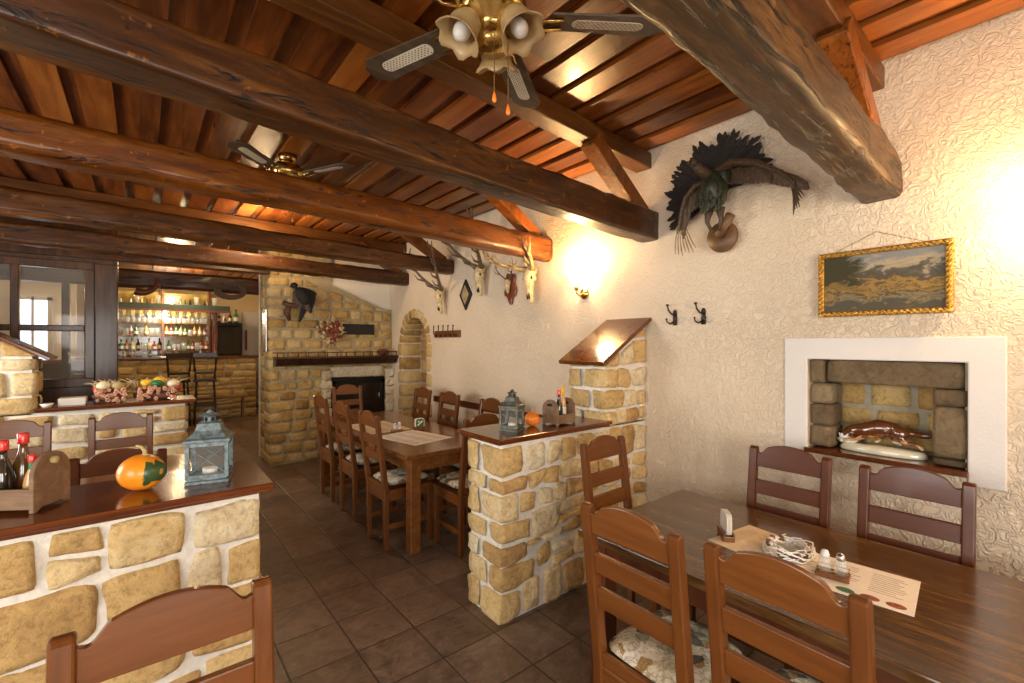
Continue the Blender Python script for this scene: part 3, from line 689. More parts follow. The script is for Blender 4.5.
def make_chair(label, mats=('chair_wood','chair_rail_wood'), ornament=False, low=False):
    t = thing('dining_chair', label, 'chair')
    yb = lambda z: -.19 if z < .45 else -.19-.075*(z-.45)/.6
    for s in (-1, 1):
        g = G()
        poly = [(-.208,0),(-.172,0),(-.170,.45),(yb(1.02)+.018,1.02),(yb(1.02)+.008,1.032),(yb(1.03)-.01,1.032),(yb(1.02)-.018,1.02),(-.212,.45)]
        g.prism(poly, s*.166-.020, s*.166+.020, 'x'); g.build('back_post', mats[0], t, bevel=.006)
        g = G(); g.bb(s*.164-.02, s*.164+.02, .155, .195, 0, .43); g.build('leg', mats[0], t, bevel=.004)
    def lean(g, prof):     # extruded profile in x,z tilted with the back
        n = len(prof); vs = [(x_, yb(z)-.010, z) for x_, z in prof]+[(x_, yb(z)+.010, z) for x_, z in prof]
        fs = [tuple(range(n-1,-1,-1)), tuple(range(n,2*n))]+[(i,(i+1)%n,(i+1)%n+n,i+n) for i in range(n)]
        return g.add(vs, fs)
    lean(G(), arch_profile(.296)).build('crest_rail', mats[1], t, bevel=.004)
    for (a, b_) in ((.792,.864),(.668,.742),(.455,.50)):
        lean(G(), [(-.148,a),(.148,a),(.148,b_),(-.148,b_)]).build('back_slat', mats[1], t, bevel=.004)
    if ornament:
        for k in (-1, 0, 1):
            g = G(); g.lathe([(.007,.735),(.015,.75),(.008,.762),(.016,.778),(.007,.80)], 8, (k*.035,yb(.77),0)); g.build('spindle', mats[0], t, True)
    g = G(); g.bb(-.186,.186,-.205,.205,.430,.455); g.build('seat', mats[1], t, bevel=.008)
    g = G()
    for s in (-1,1): g.bb(s*.164-.012, s*.164+.012, -.18, .16, .37, .43); g.bb(s*.164-.012, s*.164+.012, -.18, .16, .155, .195)
    g.bb(-.156,.156,.165,.189,.37,.43); g.bb(-.156,.156,-.202,-.178,.37,.43); g.bb(-.156,.156,.165,.185,.23,.27)
    g.build('frame_rails', mats[1], t, bevel=.003)
    cushion_mesh().build('seat_cushion', 'cushion', t, smooth=True)
    return t
A = make_chair('chair with patterned cushion at the aisle side of the right-hand table, nearest the stone wall')
A.location = (1.45,.885,0); A.rotation_euler = (0,0,-PI/2)
ch = lambda x, y, rz, lab, src=A, grp=None: dup(src, (x,y,0), rz, lab, grp)
ch(1.47,.45,-PI/2-.02,'foreground chair with light reflections in front of the menu and salt shaker')
ch(2.04,1.42,PI+.02,'chair at the end of the right-hand table against the middle stone wall')
Rr = make_chair('reddish chair by the right wall under the two iron coat hooks', ('chair_red','chair_red_rail'))
Rr.location = (2.28,.905,0); Rr.rotation_euler = (0,0,PI/2)
ch(2.26,.42,PI/2,'reddish chair by the right wall directly under the dog figurine niche', Rr)
O = make_chair('nearest of three chairs in a row on the aisle side of the long back table', ornament=True)
O.location = (1.63,3.46,0); O.rotation_euler = (0,0,-PI/2)
ch(1.66,4.19,-PI/2,'middle of three chairs in a row on the aisle side of the long back table', O)
ch(1.66,4.80,-PI/2,'farthest of three chairs on the aisle side of the back table, nearest the chimney', O)
ch(2.02,5.54,PI,'chair at the head of the back table in front of the fire door', A)
ch(1.99,3.03,0,'chair at the near end of the back table behind the middle lantern', A)
ch(2.34,4.88,PI/2,'wall-side chair at the back table nearest the arched niche', O)
ch(2.34,4.27,PI/2,'wall-side chair at the back table, second from the arch', O)
ch(2.34,3.50,PI/2,'wall-side chair at the back table just left of the zinc lantern', O)
ch(.05,.93,PI,'large cropped chair back at the bottom left before the pale stones', A)
ch(-.085,3.25,0,'dark chair back just behind the gourd at the left table', Rr)
ch(-.12,4.28,PI,'right one of two chairs against the far left low wall', A)
ch(-.68,4.28,PI,'left one of two chairs against the far left low wall, cut by the frame', A)
# ------------------------------------------------------------------ tables
def table(label, x0, x1, y0, y1, mat, legm, planks=6, legs=True, along='y'):
    T = thing('dining_table', label, 'table', ((x0+x1)/2,(y0+y1)/2,0))
    g = G(); n = planks; w = (x1-x0)/n
    g.bb(x0, x1, y0, y1, .713, .75)
    g.build('table_top', mat, T, bevel=.006, world=True)
    i = .05
    for a in (x0+i, x1-i-.085):
        for b_ in (y0+i-.02, y1-i-.065):
            g = G(); g.bb(a, a+.085, b_, b_+.085, 0, .713); g.build('leg', legm, T, bevel=.006, world=True)
    g = G(); g.bb(x0+.07,x1-.07,y0+.05,y0+.075,.61,.713); g.bb(x0+.07,x1-.07,y1-.085,y1-.06,.61,.713)
    g.bb(x0+.06,x0+.085,y0+.06,y1-.06,.61,.713); g.bb(x1-.085,x1-.06,y0+.06,y1-.06,.61,.713)
    g.build('apron', legm, T, bevel=.003, world=True)
    return T
table('long dark table on the right with menu and cutlery things on it', 1.516, 2.385, -.75, 1.40, 'table_top', 'chair_red')
table('orange-brown dining table in the back booth laid with white place mats', 1.50, 2.36, 3.07, 5.30, 'table_orange', 'table_orange')
table('table partly hidden behind the gourd and lantern in the left booth', -1.6, .27, 3.42, 4.22, 'table_orange', 'chair_wood')
# bench rail on wall
g = G(); g.bb(WX-.025, WX-.003, 2.5, 5.18, .83, .905); struct(g.build('trim_1', 'chair_red', bevel=.004))
# ------------------------------------------------------------------ ceiling fans
def fan(loc, hubdrop, a0, label, lit=True):
    T = thing('ceiling_fan', label, 'fan', loc)
    hz = -hubdrop
    g = G(); g.lathe([(.0,0),(.065,0),(.06,-.04),(.02,-.06)], 20); g.build('canopy', 'brass', T, True)
    g = G(); g.tube([(0,0,-.05),(0,0,hz+.08)], .011, 10); g.build('down_rod', 'brass', T, True)
    g = G(); g.lathe([(.02,hz+.10),(.08,hz+.09),(.115,hz+.06),(.12,hz+.02),(.105,hz-.01),(.06,hz-.03),(.05,hz-.06),(.065,hz-.08),(.05,hz-.11),(.0,hz-.115)], 28); g.build('motor_housing', 'brass', T, True)
    for k in range(5):
        a = R(a0+72*k); M = Matrix.Rotation(a, 4, 'Z') @ Matrix.Translation((0,0,hz)) @ Matrix.Rotation(R(9), 4, 'X')
        g = G(); g.T = M
        w0, w1 = .052, .066
        pts = [(.20,-w0),(.56,-w1),(.605,-w1*.45),(.605,w1*.45),(.56,w1),(.20,w0)]
        g.prism(pts, -.004, .004, 'z'); bl = g.build('blade', 'blade_wood', T, bevel=.002)
        g = G(); g.T = M; n = 9
        pp = [(.30-.0+(-.026*math.cos(PI*(i/n-.5))), .026*math.sin(PI*(i/n-.5))) for i in range(n+1)]+[(.50+(.026*math.cos(PI*(i/n-.5))), -.026*math.sin(PI*(i/n-.5))) for i in range(n+1)]
        g.prism(pp, -.0055, -.0043, 'z'); g.build('cane_panel', 'cane', bl)
        g = G(); g.T = M
        for q in range(14):
            for s in (-2,-1,0,1,2): g.box((.292+q*.0165+(s % 2)*.008, s*.0088, -.0058), (.0052,.0038,.0008))
        g.build('cane_holes', 'frame_wood', bl)
        g = G(); g.T = M; g.tube([(.10,0,-.01),(.14,.0,-.025),(.18,.03,-.015),(.24,.028,-.008)], .007, 8); g.tube([(.14,.0,-.025),(.18,-.03,-.015),(.24,-.028,-.008)], .006, 8); g.build('blade_bracket', 'brass', T, True)
    for k in range(3):
        a = R(46+120*k)
        d = V(math.cos(a), math.sin(a), 0)
        g = G(); g.tube([V(0,0,hz-.06), d*.05+V(0,0,hz-.03), d*.08+V(0,0,hz-.03)], .008, 8); g.build('lamp_arm', 'brass', T, True)
        M = Matrix.Translation(d*.07+V(0,0,hz-.0)) @ Matrix.Rotation(a, 4, 'Z') @ Matrix.Rotation(R(-28), 4, 'Y')
        g = G(); g.T = M
        vs = []; fs = []; prof = [(.020,0),(.026,-.015),(.046,-.04),(.052,-.065),(.05,-.085),(.062,-.105),(.075,-.118)]; n = 28
        for i, (r, z) in enumerate(prof):
            for q in range(n):
                t_ = 2*PI*q/n; rr = r*(1+(.07*math.cos(6*t_) if i > 4 else 0)); zz = z-(.008*math.cos(6*t_) if i > 5 else 0)
                vs.append((rr*math.cos(t_), rr*math.sin(t_), zz))
        for i in range(len(prof)-1):
            for q in range(n): fs.append((i*n+q, i*n+(q+1)%n, (i+1)*n+(q+1)%n, (i+1)*n+q))
        g.add(vs, fs); sh = g.build('lamp_shade', 'frosted', T, True)
        sm = sh.modifiers.new('thick', 'SOLIDIFY'); sm.thickness = .003
        g = G(); g.T = M; g.ell((0,0,-.085), (.029,.029,.036), 16, 12); g.tube([(0,0,-.02),(0,0,-.06)], .014, 10); g.build('bulb', 'bulb', T, True)
    for (dx, dy, L) in ((-.03,-.05,.19),(.02,-.06,.22)):
        g = G(); g.tube([(dx,dy,hz-.09),(dx,dy,hz-.09-L)], .0016, 6); c_ = g.build('pull_chain', 'brass', T)
        g = G(); g.lathe([(.002,hz-.09-L),(.006,hz-.105-L),(.008,hz-.12-L),(.004,hz-.128-L)], 10, (dx,dy,0)); g.build('pull_knob', 'pumpkin_orange', c_, True)
    return T
fan((.93,1.25,CZ-.03), .30, 109, 'large ceiling fan with caned blades and frosted lamp shades at the top of the picture')
fan((.85,3.72,CZ-.03), .16, -62, 'distant brass ceiling fan seen between two beams')
# ------------------------------------------------------------------ wall things: local x right, -y out of the wall, z up
RW = -PI/2
def feather(g, p, ang, L, w, o=0.0, bend=0.0, tone=None, n=6, tip=.35, lift=0):
    # flat tapered blade in the x-z plane starting at p along ang
    vs = []; 
    for i in range(n+1):
        s = i/n; a = ang+bend*s; 
        q = V(p[0]+L*s*math.cos(ang+bend*s*.5), p[1]-o-lift*s, p[2]+L*s*math.sin(ang+bend*s*.5))
        ww = w*(.45+.8*s if s < .5 else .85+(s-.5)*.2)*(1 if s < .85 else (1-tip*(s-.85)/.15*2.2))
        nrm = V(-math.sin(a),0,math.cos(a))
        vs += [q+nrm*ww/2, q-nrm*ww/2, q+V(0,-.006,0)]
    fs = []
    for i in range(n):
        a = i*3; fs += [(a,a+3,a+5,a+2),(a+2,a+5,a+4,a+1),(a,a+1,a+4,a+3)]
    g.add(vs, fs, tone)
T = thing('mounted_bird', 'large stuffed black grouse spreading tail and drooping wings on the right wall', 'taxidermy', (WX-.02,1.405,2.565), RW)
rnd = random.Random(5)
g = G()
for i in range(34):
    a = R(8+ i*(208/33)); feather(g, (-.05,-.03,.0), a, .32+rnd.uniform(-.03,.03), .085, o=.01+.002*(i % 3), bend=rnd.uniform(-.15,.15))
for i in range(80):
    a = R(rnd.uniform(8,216)); r = rnd.uniform(.18,.31); feather(g, (-.05+r*math.cos(a),-.04,r*math.sin(a)), a+rnd.uniform(-.5,.5), rnd.uniform(.05,.09), .035, o=.0, n=3)
g.build('tail', 'feather_black', T)
g = G(); g.ell((.0,-.15,-.04), (.078,.09,.125), 20, 14, amp=.15, fr=9); g.ell((.045,-.12,.05), (.05,.05,.07), 12, 8, amp=.1); g.build('body', 'feather_green', T, True)
g = G()
for i in range(60):
    a = rnd.uniform(R(200), R(340)); z = rnd.uniform(-.13,.06); r_ = .078*math.sqrt(max(.05, 1-((z+.04)/.13)**2)); feather(g, (r_*math.cos(a), -.15+r_*1.1*math.sin(a), z), R(-90)+rnd.uniform(-.25,.25), .055, .028, n=3)
g.build('breast_feathers', 'feather_green', T)
g = G(); g.tube([(-.0,-.17,.03),(-.05,-.23,.09),(-.06,-.26,.115)], [.045,.03,.026], 12); g.ell((-.065,-.275,.125), (.026,.032,.027), 12, 8); g.tube([(-.07,-.30,.122),(-.075,-.335,.108)], [.011,.003], 8); g.build('head', 'feather_brown', T, True)
def wing(g, pts, L, w0, down, n, spread):
    for i in range(n):
        s = i/(n-1); k = s*(len(pts)-1); j = min(int(k), len(pts)-2); f = k-j
        p = V(*pts[j])*(1-f)+V(*pts[j+1])*f
        feather(g, p, down[0]+(down[1]-down[0])*s, L[0]+(L[1]-L[0])*s, w0, o=.004*(i % 4), bend=spread, tone=.5)
g = G(); wing(g, [(-.04,-.12,.02),(-.14,-.14,.0),(-.20,-.14,-.10)], (.10,.20), .04, (R(-110),R(-96)), 13, .12); g.tube([(-.03,-.14,.03),(-.11,-.16,.02),(-.18,-.16,-.04),(-.22,-.15,-.14),(-.24,-.14,-.24)], [.035,.035,.032,.026,.012], 10, flat=.6); lw = g.build('wing', 'feather_brown', T)
g = G()
for i in range(7): feather(g, (-.255+i*.010,-.14,-.22), R(-102+i*5), .17+.01*(i % 3), .012, bend=.25, n=4)
g.build('wing_tips', 'feather_pale', lw)
g = G(); wing(g, [(.06,-.10,.08),(.22,-.12,.06),(.36,-.11,-.02)], (.10,.20), .055, (R(-60),R(-35)), 14, -.25); g.tube([(.02,-.13,.08),(.12,-.16,.10),(.25,-.15,.06),(.38,-.13,-.03),(.44,-.12,-.10)], [.04,.042,.034,.022,.008], 10, flat=.6); rw_ = g.build('wing', 'feather_brown', T)
g = G()
for i in range(7): feather(g, (.36+i*.010,-.11,-.03-i*.008), R(-42-i*6), .20-.01*(i % 3), .014, bend=-.3, n=4)
g.build('wing_tips', 'feather_brown', rw_)
for s in (-1,1):
    g = G(); g.tube([(s*.035,-.14,-.15),(s*.045-.01,-.13,-.22),(s*.02,-.13,-.29)], [.03,.014,.010], 8); g.build('leg', 'feather_brown', T, True)
g = G(); M = Matrix.Rotation(R(90), 3, 'X'); g.lathe([(.0,.02),(.085,.02),(.098,.035),(.092,.06),(.0,.064)], 28, (.0,0,-.31), M); g.tube([(.0,-.07,-.30),(.04,-.10,-.26),(.09,-.12,-.20)], [.035,.024,.03], 12); g.build('perch', 'disc_wood', T, True)
# antler trophies
def antler(g, base, s, L, fwd, up, spread, curl, tines, r0=.023):
    pts = []; n = 12
    for i in range(n+1):
        t_ = i/n
        p = V(base[0]+s*(spread*math.sin(t_*PI*.62)), base[1]-fwd*math.sin(t_*PI*.55), base[2]+up*t_**1.1*L+curl*math.sin(t_*PI))
        pts.append(p)
    g.tube(pts, [r0*(1-.72*i/n)*(1.5 if i == 0 else 1) for i in range(n+1)], 8)
    for (k, dx, dy, dz) in tines:
        p = pts[k]; q = p+V(s*dx, -dy, dz); m_ = (p+q)/2+V(s*dx*.15, -dy*.15, -abs(dz)*.15-.01)
        g.tube([p, m_, q], [r0*.62, r0*.45, r0*.12], 7)
def skull(label, y, z, mat, sc=1.0, L=.55, fwd=.28, up=1.0, spread=.26, am='antler'):
    T = thing('antler_skull', label, 'trophy', (WX-.01, y, z), RW); T.scale = (sc,)*3
    g = G(); g.tube([(0,-.03,.11),(0,-.085,.09),(0,-.10,.03),(0,-.09,-.05),(0,-.075,-.13),(0,-.065,-.17),(0,-.06,-.19)], [.04,.062,.062,.042,.030,.027,.012], 14, flat=.8)
    g.ell((-.052,-.085,.035), (.02,.03,.03), 10, 7); g.ell((.052,-.085,.035), (.02,.03,.03), 10, 7)
    sk = g.build('skull', mat, T, True)
    for s in (-1,1):
        g = G(); g.ell((s*.05,-.112,.035), (.016,.012,.018), 10, 7); g.build('eye_socket', 'charcoal_hole', sk, True)
        g = G(); g.ell((s*.012,-.10,-.12), (.007,.012,.035), 8, 6); g.build('nose_hole', 'charcoal_hole', sk, True)
    for s in (-1,1):
        g = G(); antler(g, (s*.035,-.085,.115), s, L, fwd, up, spread, 0, [(1,.02,.13,.07),(3,.05,.15,.09),(6,.06,.10,.12),(9,.08,.06,.12),(10,.02,.08,.10)]); g.build('antler', am, T, True)
    return T
skull('brownish antler skull farthest to the left, above the coat rack', 4.90, 2.12, 'bone', .95)
skull('antler skull in the middle of the row, right of the diamond plaque', 4.05, 2.28, 'bone', 1.0, fwd=.30)
skull('brightly lit yellow skull with short tan antlers beside the glowing lamp', 3.22, 2.15, 'bone_lit', 1.05, L=.12, spread=.22, fwd=.24, am='antler_tan')
T = thing('roe_trophy', 'small carved red-brown trophy plaque with thin antlers between two skulls', 'trophy', (WX-.005, 3.60, 2.14), RW)
g = G(); pts = []
for i in range(28):
    a = 2*PI*i/28; r = 1+.16*math.cos(5*a+PI/2)+.05*math.cos(9*a); pts.append((.10*r*math.cos(a)*.85, .15*r*math.sin(a)))
g.prism(pts, -.028, 0, 'y'); g.build('plaque', 'plaque_wood', T, bevel=.005)
g = G(); g.tube([(0,-.03,.07),(0,-.06,.06),(0,-.06,.0),(0,-.05,-.06)], [.02,.036,.026,.01], 12); g.build('skull', 'bone', T, True)
for s in (-1,1):
    g = G(); antler(g, (s*.02,-.05,.08), s, .20, .06, 1.0, .12, 0, [(4,.02,.07,.05),(8,.03,-.04,.06)], .009); g.build('antler', 'antler', T, True)
T = thing('diamond_plaque', 'black diamond-shaped picture hanging on the wall between antler skulls', 'picture', (WX-.004, 4.44, 2.14), RW)
g = G(); g.prism([(0,-.18),(.125,0),(0,.18),(-.125,0)], -.02, 0, 'y'); g.build('frame', 'black_matte', T, bevel=.003)
g = G(); g.prism([(0,-.115),(.078,0),(0,.115),(-.078,0)], -.023, -.019, 'y'); g.build('picture', 'feather_pale', T)
# coat rack
T = thing('coat_rack', 'small wooden coat rack with five dark hooks left of the back table', 'coat rack', (WX-.003, 4.86, 1.69), RW)
g = G(); g.box((0,-.01,0), (.60,.02,.085)); g.build('board', 'table_orange', T, bevel=.003)
for k in range(5):
    g = G(); x_ = (k-2)*.115
    g.tube([(x_,-.02,-.01),(x_,-.05,-.015),(x_,-.07,.01),(x_,-.065,.10)], .006, 8); g.ell((x_,-.065,.10), (.010,.010,.010), 8, 6)
    g.tube([(x_,-.02,-.02),(x_,-.045,-.035),(x_,-.05,-.01)], .005, 8); g.build('hook', 'iron', T, True)
def iron_hook(y, z, label):
    T = thing('coat_hook', label, 'hook', (WX-.003, y, z), RW, None)
    g = G(); g.box((0,-.004,-.015), (.028,.008,.09)); g.ell((0,-.005,.03), (.016,.006,.02), 10, 6); g.build('back_plate', 'iron', T, True)
    g = G(); g.tube([(0,-.006,.01),(-.01,-.035,.02),(-.02,-.055,.045),(-.024,-.06,.075)], [.008,.006,.006,.005], 8); g.ell((-.025,-.06,.08), (.011,.011,.009), 10, 7); g.build('upper_hook', 'iron', T, True)
    for s in (-1,1):
        g = G(); g.tube([(0,-.008,-.035),(s*.02,-.035,-.05),(s*.035,-.05,-.035),(s*.038,-.05,-.02)], [.007,.006,.005,.004], 8); g.ell((s*.038,-.05,-.016), (.008,.008,.007), 8, 6); g.build('lower_hook', 'iron', T, True)
iron_hook(1.77, 1.765, 'left one of two iron coat hooks on the white wall')
iron_hook(1.56, 1.765, 'right one of two iron coat hooks on the white wall')
# painting
T = thing('painting', 'landscape painting in a carved gilt frame above the wall niche', 'painting', (WX-.03, .612, 1.893), RW)
T.rotation_euler = (R(3.0)*0, 0, RW)
g = G(); w_, h_ = .54, .345
g.bb(-w_/2+.02, w_/2-.02, -.004, .004, -h_/2+.02, h_/2-.02); g.build('canvas', 'landscape', T)
g = G(); f = .028
g.bb(-w_/2, w_/2, -.014, .012, h_/2-f, h_/2); g.bb(-w_/2, w_/2, -.014, .012, -h_/2, -h_/2+f); g.bb(-w_/2, -w_/2+f, -.014, .012, -h_/2+f, h_/2-f); g.bb(w_/2-f, w_/2, -.014, .012, -h_/2+f, h_/2-f)
fr = g.build('frame', 'gold', T, bevel=.005)
g = G()
def twist(p, q, n):
    for i in range(n):
        c = p+(q-p)*((i+.5)/n); d = (q-p).normalized(); a = V(0,1,0).cross(d)
        g.tube([c-d*.012-a*.009+V(0,-.002,0), c+V(0,-.008,0), c+d*.012+a*.009+V(0,-.002,0)], [.003,.006,.003], 6)
e = f/2
twist(V(-w_/2+e,-.014,h_/2-e), V(w_/2-e,-.014,h_/2-e), 22); twist(V(-w_/2+e,-.014,-h_/2+e), V(w_/2-e,-.014,-h_/2+e), 22)
twist(V(-w_/2+e,-.014,-h_/2+e), V(-w_/2+e,-.014,h_/2-e), 13); twist(V(w_/2-e,-.014,-h_/2+e), V(w_/2-e,-.014,h_/2-e), 13)
g.build('gilt_rope', 'gold', fr, True)
g = G(); g.tube([(-.20,.005,h_/2),(-.02,.020,h_/2+.085),(.17,.005,h_/2)], .0018, 6); g.build('hanging_cord', 'string', T)
# sconces
def sconce(y, z, label):
    T = thing('wall_sconce', label, 'lamp', (WX-.003, y, z), RW)
    g = G(); M = Matrix.Rotation(R(90), 3, 'X'); g.lathe([(0,0),(.05,0),(.045,.015),(.015,.025),(0,.026)], 20, (0,0,-.10), M); g.tube([(0,-.02,-.10),(0,-.07,-.12),(0,-.10,-.10),(0,-.10,-.07)], .009, 8); g.lathe([(.018,-.08),(.024,-.05),(.02,-.04)], 12, (0,-.10,0)); g.build('bracket', 'brass', T, True)
    g = G()
    prof = [(.022,-.05),(.045,-.03),(.06,.0),(.065,.03),(.085,.06),(.10,.07)]
    n = 24; vs = []; fs = []
    for i, (r, zz) in enumerate(prof):
        for q in range(n):
            t_ = 2*PI*q/n; rr = r*(1+(.06*math.cos(8*t_) if i > 3 else 0)); vs.append((rr*math.cos(t_)*.85, -.10+rr*math.sin(t_)*.85, zz))
    for i in range(len(prof)-1):
        for q in range(n): fs.append((i*n+q, i*n+(q+1)%n, (i+1)*n+(q+1)%n, (i+1)*n+q))
    g.add(vs, fs); g.build('shade', 'sconce_glow', T, True)
    return T
sconce(2.62, 2.10, 'glowing wall lamp above the stone pillar cap')
sconce(.0, 2.08, 'glowing wall lamp just beyond the right edge')
# dog figurine in the niche: local x right, -y out
T = thing('dog_figurine', 'glazed porcelain setter figurine on an oval base in the wall niche', 'figurine', (WX+.105, .635, .996), RW)
g = G(); g.lathe([(.0,0),(.180,0),(.186,.008),(.182,.022),(.17,.034),(0,.042)], 36, (0,0,0), sy=.36); g.ell((-.15,0,.05),(.05,.035,.02), 12, 7); g.build('base', 'porcelain', T, True)
me_ = bpy.data.meshes.new('dog'); o = bpy.data.objects.new('dog', me_); C.objects.link(o); o.parent = T
jo = [((.035,0,.135),.034),((-.045,0,.130),.040),((-.095,0,.112),.026),((-.135,0,.100),.027),((-.165,-.002,.080),.014),((-.175,-.002,.072),.010),
      ((.075,0,.120),.026),((.12,0,.122),.011),((.17,0,.118),.013),((.225,0,.127),.004),
      ((-.06,-.022,.095),.018),((-.10,-.026,.065),.010),((-.145,-.028,.052),.008),((-.165,-.028,.050),.008),
      ((-.03,.022,.09),.016),((-.01,.024,.065),.009),((-.035,.024,.050),.008),
      ((.085,-.022,.095),.020),((.10,-.026,.075),.011),((.15,-.028,.072),.008),((.172,-.028,.048),.009),
      ((.05,.022,.09),.018),((.035,.024,.068),.010),((.075,.026,.060),.008),((.07,.026,.048),.008)]
ed = [(0,1),(1,2),(2,3),(3,4),(4,5),(0,6),(6,7),(7,8),(8,9),(1,10),(10,11),(11,12),(12,13),(1,14),(14,15),(15,16),(6,17),(17,18),(18,19),(19,20),(0,21),(21,22),(22,23),(23,24)]
me_.from_pydata([V(*p) for p, r in jo], ed, []); me_.materials.append(MATS['setter_glaze'])
sk = o.modifiers.new('skin', 'SKIN'); 
for i, (p, r) in enumerate(jo): me_.skin_vertices[0].data[i].radius = ((r*1.4, r*1.4) if i in (0,1,2,3,6,8) else (r*1.1, r*1.1))
me_.skin_vertices[0].data[0].use_root = True
o.modifiers.new('sub', 'SUBSURF').levels = 2; o.modifiers['sub'].render_levels = 2
for p_ in me_.polygons: p_.use_smooth = True
sk.use_smooth_shade = True
for s in (-1,1):
    g = G(); g.tube([(-.125,s*.022,.115),(-.122,s*.034,.10),(-.125,s*.034,.075)], [.008,.013,.007], 8, flat=.5); g.build('ear', 'setter_glaze', T, True)
g = G(); rnd = random.Random(1)
for k in range(9): g.tube([(-.16+rnd.uniform(-.02,.03),rnd.uniform(-.03,.02),.04),(-.165+rnd.uniform(-.02,.03),rnd.uniform(-.03,.02),.085)], [.009,.004], 6)
g.build('reeds', 'white', T, True)
# wreath, small mounted animal, side plate on the chimney breast
T = thing('wreath', 'round dried-flower wreath in red and straw hanging on the chimney breast', 'wreath', (2.0, FY-.03, 1.75))
for nm, mt, n, r0, r1 in (('straw', 'beige_dry', 90, .05, .185), ('red_flowers', 'dry_red', 70, .02, .16), ('dark_cones', 'cork_dark', 22, .09, .15)):
    g = G(); rnd = random.Random(n)
    for k in range(n):
        a = rnd.uniform(0, 2*PI); r = rnd.uniform(r0, r1)
        if nm == 'straw' and k < 40:
            c, s = math.cos(a), math.sin(a); g.tube([(c*r*.8,-.03,s*r*.8),(c*r*1.12+rnd.uniform(-.02,.02),-.04,s*r*1.12+rnd.uniform(-.02,.02))], [.012,.006], 5)
        else: g.ell((r*math.cos(a), -.04-rnd.uniform(0,.03), r*math.sin(a)), (rnd.uniform(.014,.026),)*3, 8, 6, amp=.4)
    if nm != 'dark_cones': g.build(nm, mt, T, True)
for k in range(22):
    a = rnd.uniform(0, 2*PI); r = rnd.uniform(.02,.14); g = G(); g.ell((r*math.cos(a), -.055-rnd.uniform(0,.02), r*math.sin(a)), (.016,.016,.022), 8, 6, amp=.4); g.build('cone', 'cork_dark', T, True)
g = G(); g.tube([(0,-.02,.15),(-.01,-.01,.26)], .006, 6); g.tube([(.01,-.03,-.15),(-.03,-.03,-.26)], [.012,.004], 6); g.tube([(.02,-.03,-.15),(.04,-.03,-.25)], [.012,.004], 6); g.build('ribbon', 'beige_dry', T, True)
T = thing('mounted_bird', 'small dark stuffed bird of prey on a branch on the chimney breast', 'taxidermy', (1.60, FY-.03, 2.13))
g = G(); g.ell((.02,-.12,.06), (.09,.08,.13), 16, 10, amp=.15, M=Matrix.Rotation(R(-30),3,'Y')); g.ell((-.09,-.15,.185), (.045,.045,.042), 12, 8); g.tube([(-.12,-.17,.18),(-.155,-.18,.155)], [.014,.003], 7); g.build('body', 'feather_black', T, True)
g = G()
for i in range(12): feather(g, (.02+i*.008,-.10-.004*i,.17-.02*i), R(-12-i*6), .20-.008*i, .04, bend=-.4)
for i in range(10): feather(g, (.0,-.14,.02-.015*i), R(-75-i*3), .17, .04, bend=.2)
g.build('wing', 'feather_black', T)
g = G()
for i in range(12): feather(g, (-.07+.012*i,-.14,.12-.012*i), R(-105+i*3), .16, .03, bend=.1)
g.build('breast_feathers', 'feather_brown', T)
g = G(); g.tube([(-.20,-.05,-.03),(-.13,-.08,-.06),(-.06,-.10,-.07),(.05,-.10,-.02),(.12,-.06,.0)], [.03,.03,.028,.022,.015], 8); g.tube([(-.13,-.06,-.06),(-.15,-.05,-.16),(-.12,-.04,-.26)], [.03,.04,.02], 8); g.build('branch', 'branch_brown', T, True)
g = G(); g.bb(FX0-.03, FX0-.016, FY+.10, FY+.32, 1.46, 2.02); tag(g.build('metal_plate', 'steel', bevel=.004), 'narrow shiny upright plate on the side edge of the chimney', 'plate')
T = thing('pumpkin', 'small reddish squash at the right end of the mantel shelf', 'squash', (2.74, FY-.11, 1.40))
g = G(); g.ell((0,0,.05), (.10,.075,.05), 20, 10, ribs=9, rib=.1); g.build('fruit', 'plaque_wood', T, True); g = G(); g.tube([(0,0,.095),(.01,0,.12)], [.01,.006], 7); g.build('stem', 'stem_tan', T, True)
